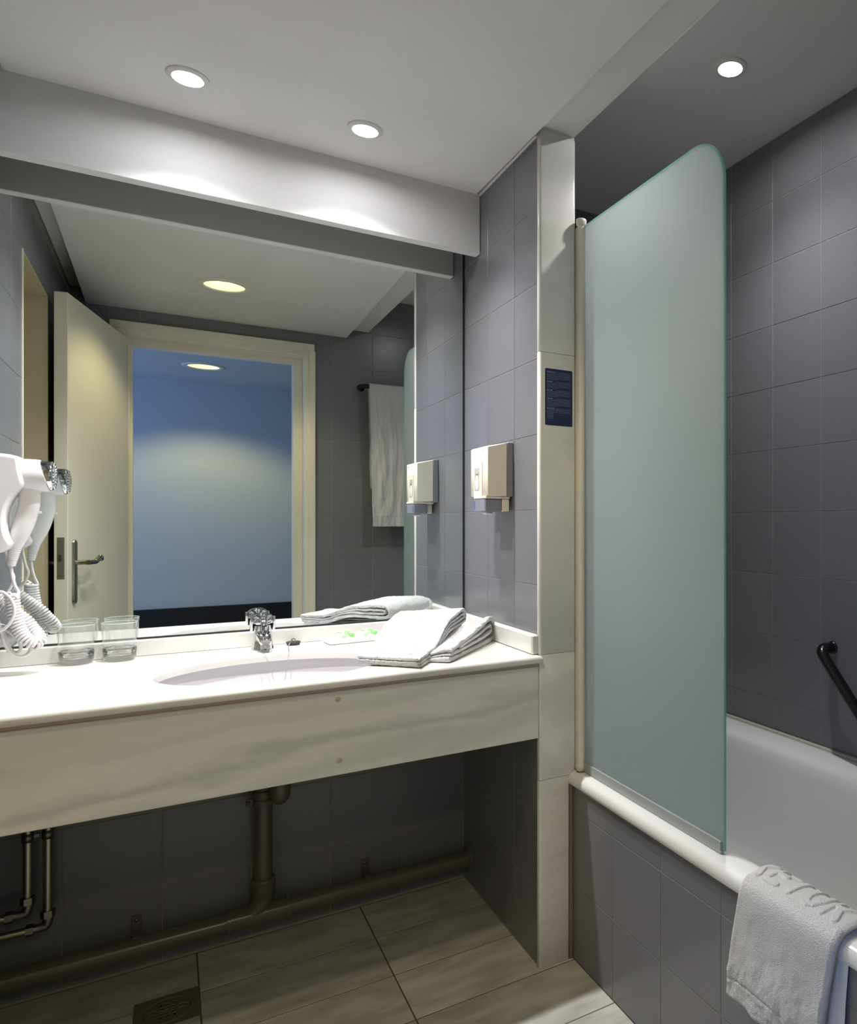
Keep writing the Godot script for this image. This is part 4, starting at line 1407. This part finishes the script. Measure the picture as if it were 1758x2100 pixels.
func plumbing():
	# grey waste pipe
	var X := -0.5875
	var z := 0.050
	var y := 0.083
	var r := 0.026
	var w = thing("waste_pipe", "grey plastic waste pipe with a tee under the counter", "pipe", Vector3(X, 0, z))
	var st := mb()
	tube(st, [Vector3(0, 0.15, 0), Vector3(0, 0.56, 0)], 0.0228, 24)
	part("standpipe", st, M.grey_pipe, w)
	st = mb()
	lathe(st, [[Vector2(0.0245, 0.43), Vector2(0.0265, 0.428), Vector2(0.0265, 0.41), Vector2(0.024, 0.407)]], 24)
	part("collar", st, M.grey_pipe, w)
	st = mb()
	lathe(st, [[Vector2(0.0235, 0.186), Vector2(0.029, 0.185), Vector2(0.0315, 0.182), Vector2(0.0315, 0.172), Vector2(0.0295, 0.170)], [Vector2(0.0295, 0.170), Vector2(0.0295, 0.134), Vector2(0.026, 0.13)]], 28)
	tube(st, smooth_path([Vector3(0, 0.14, 0), Vector3(-0.004, 0.118, 0), Vector3(-0.016, 0.098, 0), Vector3(-0.034, y, 0)], 5), 0.0262, 20)
	tube(st, [Vector3(-0.082, y, 0), Vector3(0.062, y, 0)], 0.0285, 24)
	for q in [[-0.088, -0.078], [-0.05, -0.0475], [0.02, 0.0225], [0.056, 0.066]]: tube(st, [Vector3(q[0], y, 0), Vector3(q[1], y, 0)], 0.0335 if q[1] - q[0] > 0.005 else 0.0293, 24)
	part("tee", st, M.grey_pipe, w)
	st = mb()
	tube(st, [Vector3(XL - X + 0.001, y, 0), Vector3(-0.08, y, 0)], r, 24)
	part("level_pipe", st, M.grey_pipe, w)
	st = mb()
	tube(st, [Vector3(0.06, y, 0), Vector3(-X - 0.001, y, 0)], r, 24)
	part("level_pipe", st, M.grey_pipe, w)
	st = mb()
	lathe(st, [[Vector2(0.026, 0.52), Vector2(0.026, 0.43), Vector2(0.0245, 0.418), Vector2(0.020, 0.407), Vector2(0.012, 0.399), Vector2(0.0005, 0.396)]], 24, Transform3D(Basis(), Vector3(0.036, 0, 0.05)))
	tube(st, [Vector3(0.0, 0.50, 0.0), Vector3(0.036, 0.50, 0.05)], 0.018, 14)
	part("trap", st, M.grey_pipe, w)
	st = mb()
	lathe(st, [[Vector2(0.027, 0.006), Vector2(0.04, 0.004), Vector2(0.042, 0.0)]], 28, Transform3D(Basis(Vector3(0, 0, 1), PI / 2.0), Vector3(-X - 0.001, y, 0)))
	part("flange", st, M.grey_pipe, w)
	for cx in [-0.875, -0.3095]:
		st = mb()
		bx(st, Vector3(cx - X - 0.011, y + 0.02, -0.05), Vector3(cx - X + 0.011, y + 0.062, -0.046), 0.002)
		bx(st, Vector3(cx - X - 0.009, y + 0.018, -0.046), Vector3(cx - X + 0.009, y + 0.03, 0.006), 0.002)
		var cp = part("clip", st, M.grey_pipe, w)
		st = mb()
		sphere(st, Vector3(cx - X, y + 0.05, -0.045), 0.0045, 10, 6, Vector3(1, 1, 0.6))
		part("screw", st, M.steel, cp)
	var cl := mb()
	lathe(cl, [[Vector2(0.0235, 0.405), Vector2(0.0255, 0.403), Vector2(0.0255, 0.391), Vector2(0.0235, 0.389)]], 24)
	bx(cl, Vector3(-0.042, 0.387, -0.012), Vector3(-0.022, 0.407, -0.006), 0.002)
	bx(cl, Vector3(0.022, 0.387, -0.012), Vector3(0.042, 0.407, -0.006), 0.002)
	var pc = part("pipe_clamp", cl, M.iron, w)
	for sx in [-0.036, 0.036]:
		st = mb()
		sphere(st, Vector3(sx, 0.397, -0.004), 0.0042, 10, 6)
		part("screw", st, M.steel, pc)
	# nickel supply pipes
	for q in [[56.7, 1862, 0.062, 0.0, "bright nickel water pipe under the counter, the one turning to the wall higher up"], [98.0, 1888, 0.062, 0.0, "bright nickel water pipe under the counter, the one turning to the wall lower down"]]:
		var p := at_z(q[0], q[1], q[2])
		var t = thing("water_pipe", q[4], "pipe", Vector3(p.x, p.y, p.z), 0.0, "nickel supply pipes under the counter")
		st = mb()
		tube(st, [Vector3(0, 0.008, 0), Vector3(0, 0.62 - p.y, 0)], 0.0092, 16)
		part("riser", st, M.nickel, t)
		st = mb()
		tube(st, smooth_path([Vector3(0, 0.014, 0), Vector3(0, 0.0, 0), Vector3(-0.004, -0.010, 0), Vector3(-0.016, -0.013, 0), Vector3(-0.026, -0.013, 0)], 4), 0.0102, 14)
		var el = part("elbow", st, M.steel, t)
		st = mb()
		tube(st, [Vector3(0, 0.010, 0), Vector3(0, 0.026, 0)], 0.0145, 6, true, -1)
		part("nut", st, M.steel, el)
		st = mb()
		tube(st, [Vector3(-0.04, -0.013, 0), Vector3(-0.026, -0.013, 0)], 0.0142, 6, true, -1)
		part("nut", st, M.steel, el)
		st = mb()
		tube(st, [Vector3(XL + 0.001 - p.x, -0.013, 0), Vector3(-0.034, -0.013, 0)], 0.009, 14)
		part("level_run", st, M.nickel, t)
		st = mb()
		var ty := at_z(q[0], 1716 if q[0] < 70 else 1708, q[2]).y - p.y
		lathe(st, [[Vector2(0.0094, 0.008), Vector2(0.0115, 0.0075), Vector2(0.0115, -0.012), Vector2(0.0094, -0.0125)]], 16, Transform3D(Basis(), Vector3(0, ty, 0)))
		bx(st, Vector3(-0.004, ty - 0.007, -0.061), Vector3(0.004, ty + 0.003, -0.008), 0.001)
		if q[0] < 70: bx(st, Vector3(0.008, ty - 0.008, -0.012), Vector3(0.022, ty + 0.002, -0.004), 0.001)
		part("bracket", st, M.steel, t)
	# floor drain
	var dr = thing("floor_drain", "square metal floor drain with a round pierced grate under the counter", "drain", Vector3(-0.808, 0.0, 0.2345))
	st = mb()
	plate(st, -0.0665, 0.0665, -0.0655, 0.0655, Vector2.ZERO, Vector2(0.0475, 0.0475), -0.0006, 0.0014, 0.0004, 0.0, 0.0, 48)
	part("frame", st, M.iron, dr)
	st = mb()
	lathe(st, [[Vector2(0.0478, 0.0012), Vector2(0.050, 0.0036), Vector2(0.053, 0.0036), Vector2(0.0552, 0.0012)]], 40)
	part("rim", st, M.iron, dr)
	st = mb()
	lathe(st, [[Vector2(0.0474, -0.0005), Vector2(0.0470, -0.05), Vector2(0.0005, -0.052)]], 32)
	part("cup", st, M.drain_cup, dr)
	# pierced grate, really cut through
	var gr := CSGCylinder3D.new()
	gr.name = "grate"
	gr.radius = 0.0466
	gr.height = 0.0008
	gr.sides = 40
	gr.position = Vector3(0, 0.0010, 0)
	gr.material = M.iron
	dr.add_child(gr, true)
	for q in [[0, 0, 0.004, 0.004], [0.012, 0, 0.004, 0.004], [-0.012, 0, 0.004, 0.004], [0, 0.012, 0.004, 0.004], [0, -0.012, 0.004, 0.004], [0.011, 0.011, 0.004, 0.004], [-0.011, 0.011, 0.004, 0.004], [0.011, -0.011, 0.004, 0.004], [-0.011, -0.011, 0.004, 0.004], [0, 0.024, 0.004, 0.004], [0, -0.024, 0.004, 0.004], [0.038, 0, 0.004, 0.004], [-0.038, 0, 0.004, 0.004], [0.03, 0.008, 0.009, 0.0025], [0.03, -0.008, 0.009, 0.0025], [-0.03, 0.008, 0.009, 0.0025], [-0.03, -0.008, 0.009, 0.0025], [0.014, 0.026, 0.004, 0.006], [-0.014, 0.026, 0.004, 0.006], [0.014, -0.026, 0.004, 0.006], [-0.014, -0.026, 0.004, 0.006]]:
		var h := CSGCylinder3D.new()
		h.name = "hole"
		h.operation = CSGShape3D.OPERATION_SUBTRACTION
		h.radius = 1.0
		h.height = 0.02
		h.sides = 14
		h.scale = Vector3(q[2], 1.0, q[3])
		h.position = Vector3(q[0], 0.0, q[1])
		gr.add_child(h, true)

func bath_things():
	# grab bar
	var g = thing("grab_bar", "black slanting grab bar on the tiled wall above the bathtub", "grab bar", Vector3(XR, 0.8075, 0.8788))
	var st := mb()
	var a := Vector3(-0.052, 0.002, 0.004)
	var b := Vector3(-0.052, -0.235, 0.232)
	var cp := [Vector3(-0.001, 0, 0), Vector3(-0.03, 0.001, 0.0)]
	for k in 7:
		var t := k / 6.0
		var p0 := Vector3(-0.03, 0.001, 0.0)
		var p1 := Vector3(-0.057, 0.003, 0.0)
		var p2 := Vector3(-0.056, -0.022, 0.022)
		cp.append(p0.lerp(p1, t).lerp(p1.lerp(p2, t), t))
	cp.append(Vector3(-0.056, -0.105, 0.100))
	for k in 7:
		var t := k / 6.0
		var p0 := Vector3(-0.056, -0.180, 0.172)
		var p1 := Vector3(-0.056, -0.205, 0.196)
		var p2 := Vector3(-0.03, -0.206, 0.197)
		cp.append(p0.lerp(p1, t).lerp(p1.lerp(p2, t), t))
	cp.append(Vector3(-0.001, -0.206, 0.197))
	tube(st, cp, 0.0158, 20)
	var br = part("bar", st, M.black_plastic, g)
	for p in [Vector3(0, 0, 0), Vector3(0, -0.206, 0.197)]:
		st = mb()
		lathe(st, [[Vector2(0.016, 0.006), Vector2(0.0185, 0.0045), Vector2(0.019, 0.0)]], 24, Transform3D(Basis(Vector3(0, 0, 1), PI / 2.0), p + Vector3(-0.0005, 0, 0)))
		part("flange", st, M.black_plastic, g)
	# towel over the tub rim
	var fold := FastNoiseLite.new()
	fold.seed = 12
	fold.frequency = 7.0
	var pile := FastNoiseLite.new()
	pile.seed = 13
	pile.frequency = 420.0
	pile.fractal_octaves = 1
	var tw = thing("bath_towel", "white bath mat towel with raised woven letters hanging over the bathtub rim", "towel", Vector3(0, 0, 0))
	var layers := [
		[[[0.176, 0.440], [0.168, 0.475], [0.155, 0.502], [0.138, 0.513], [0.115, 0.5155], [0.093, 0.513], [0.0785, 0.503], [0.0725, 0.484], [0.0705, 0.45], [0.069, 0.40], [0.0675, 0.34], [0.066, 0.288]], 1.318, 1.552, 0.0, 0.0115, 0.16, true],
		[[[0.090, 0.46], [0.0885, 0.40], [0.0865, 0.33], [0.085, 0.272]], 1.352, 1.549, 0.0, 0.004, 0.10, false],
		[[[0.0905, 0.47], [0.0895, 0.40], [0.0885, 0.33], [0.0875, 0.252]], 1.46, 1.560, 0.0, 0.003, 0.06, false]]
	for L in layers:
		var path = along(L[0], 26 if L[6] else 12)
		var n: int = path.size()
		var len_ := [0.0]
		for i in range(1, n): len_.append(len_[-1] + path[i].distance_to(path[i - 1]))
		var cols := 230 if L[6] else 40
		var up := []
		for i in n:
			var t: Vector3 = (path[min(i + 1, n - 1)] - path[max(i - 1, 0)]).normalized()
			var nn := Vector3(t.y, -t.x, 0)      # points away from the tub
			if nn.x > 0 and nn.y < 0.2: nn = -nn
			up.append(nn)
		# make sure the normals point up and out all along
		for i in n:
			if up[i].dot(path[i] - Vector3(0.12, 0.44, 0)) < 0: up[i] = -up[i]
		var rowsv := []
		for i in n:
			var row := []
			var yy: float = path[i].y
			var drop: float = clampf((0.5 - yy) / 0.2, 0.0, 1.1) if path[i].x < 0.1 else 0.0
			for j in cols + 1:
				var f: float = float(j) / cols
				var zz: float = lerpf(L[1], L[2], f) - L[5] * 0.2 * drop
				var th: float = L[4]
				var edge_f: float = min(f, 1.0 - f) * (L[2] - L[1])
				var round_k: float = sqrt(clampf(edge_f / 0.008, 0.0, 1.0))
				var end_k: float = sqrt(clampf((len_[-1] - len_[i]) / 0.008, 0.0, 1.0))
				var o: float = th * lerpf(0.25, 1.0, round_k * end_k)
				var q: Vector3 = path[i] + Vector3(0, 0, zz)
				var wav: float = fold.get_noise_3d(zz * 1.6, yy * 0.9, 0.0) * 0.016 * drop
				if L[6]:
					# flat band with raised letters along the top, pile elsewhere
					var s: float = len_[i]
					var in_band: float = smoothstep(0.056, 0.058, s) * (1.0 - smoothstep(0.133, 0.135, s))
					var rel := 0.0
					if in_band > 0.5: rel = relief(Vector2(zz - 1.308, 0.1265 - s), "RETUR", 0.030, 0.062, 0.0165, 0.0062)
					o -= 0.0035 * in_band * (1.0 - rel) * round_k
					o += pile.get_noise_3d(zz, s, 0.0) * 0.0006 * (1.0 - in_band * (1.0 - rel) * 0.85)
					# a stitched seam near the lower hem
					o -= 0.0022 * exp(-pow((s - len_[-1] + 0.036 + 0.01 * sin(f * 4.0)) / 0.0022, 2.0))
				row.append(q + up[i] * o + Vector3(-wav, 0, 0))
			rowsv.append(row)
		st = mb()
		st.set_smooth_group(0)
		for i in n - 1:
			for j in cols:
				quad(st, rowsv[i][j], rowsv[i + 1][j], rowsv[i + 1][j + 1], rowsv[i][j + 1])
		# underside and edges
		var lo := []
		for i in n:
			var row := []
			for j in [0, cols]: 
				var zz: float = rowsv[i][j].z
				row.append(Vector3(path[i].x, path[i].y, zz))
			lo.append(row)
		st.set_smooth_group(3)
		for i in n - 1:
			quad(st, lo[i][0], lo[i][1], lo[i + 1][1], lo[i + 1][0])
			quad(st, lo[i][0], lo[i + 1][0], rowsv[i + 1][0], rowsv[i][0])
			quad(st, lo[i][1], rowsv[i][cols], rowsv[i + 1][cols], lo[i + 1][1])
		for e in [0, n - 1]:
			for j in cols:
				var a2: Vector3 = lo[e][0].lerp(lo[e][1], float(j) / cols)
				var b2: Vector3 = lo[e][0].lerp(lo[e][1], float(j + 1) / cols)
				quad(st, a2, b2, rowsv[e][j + 1], rowsv[e][j])
		part("cloth" if L[6] else "under_fold", st, M.terry if L[6] else M.flat_weave, tw)
	# towel rail on the door wall with a hanging towel (both seen in the mirror)
	var rl = thing("towel_rail", "black towel rail fixed to the door wall, seen in the mirror", "towel rail", Vector3(0.06, 1.905, ZD))
	st = mb()
	tube(st, smooth_path([Vector3(0.0, 0, -0.001), Vector3(0.0, 0, -0.05), Vector3(0.012, 0, -0.066), Vector3(0.04, 0, -0.068), Vector3(0.3, 0, -0.068), Vector3(0.54, 0, -0.068), Vector3(0.568, 0, -0.066), Vector3(0.58, 0, -0.05), Vector3(0.58, 0, -0.001)], 5), 0.0125, 16)
	part("rail", st, M.black_plastic, rl)
	for x in [0.0, 0.58]:
		st = mb()
		lathe(st, [[Vector2(0.0005, 0.008), Vector2(0.018, 0.008), Vector2(0.02, 0.0)]], 24, Transform3D(Basis(Vector3(1, 0, 0), -PI / 2.0), Vector3(x, 0, -0.0005)))
		part("flange", st, M.black_plastic, rl)
	var ht = thing("hanging_towel", "white towel with a woven border hanging on the black rail, seen in the mirror", "towel", Vector3(0.06, 1.905, ZD - 0.068))
	st = mb()
	var hp = along([[0.0185, -0.55], [0.0185, -0.2], [0.0178, -0.01], [0.012, 0.012], [0.0, 0.0185], [-0.012, 0.012], [-0.0178, -0.01], [-0.0185, -0.2], [-0.019, -0.5], [-0.0195, -0.62], [-0.0195, -0.70], [-0.0195, -0.755]], 14)
	var pts := []
	var cols := 110
	for i in hp.size():
		var row := []
		for j in cols + 1:
			var f: float = float(j) / cols
			var y: float = hp[i].y
			var x: float = lerpf(0.026, 0.42, f) + (0.018 * clampf(-y / 0.75, 0.0, 1.0) * (1.0 - f))
			var wv: float = fold.get_noise_2d(x * 2.2, y * 0.5) * 0.02 * clampf(-y * 4.0, 0.0, 1.0)
			var o := 0.0
			if hp[i].x < 0.0:
				var s := -y
				for q in [0.595, 0.615, 0.684, 0.704]: o -= 0.0028 * exp(-pow((s - q) / 0.0035, 2.0))
				if s > 0.622 and s < 0.68: o += 0.0022 * relief(Vector2(0.17 - x, 0.676 - s), "RETUR", 0.030, 0.044, 0.014, 0.0045) - 0.002
			row.append(Vector3(x, y, hp[i].x - (o if hp[i].x < 0.0 else 0.0) * 1.0 + wv))
		pts.append(row)
	st.set_smooth_group(0)
	for i in pts.size() - 1:
		for j in cols: quad(st, pts[i][j], pts[i][j + 1], pts[i + 1][j + 1], pts[i + 1][j])
	part("cloth", st, M.terry, ht)
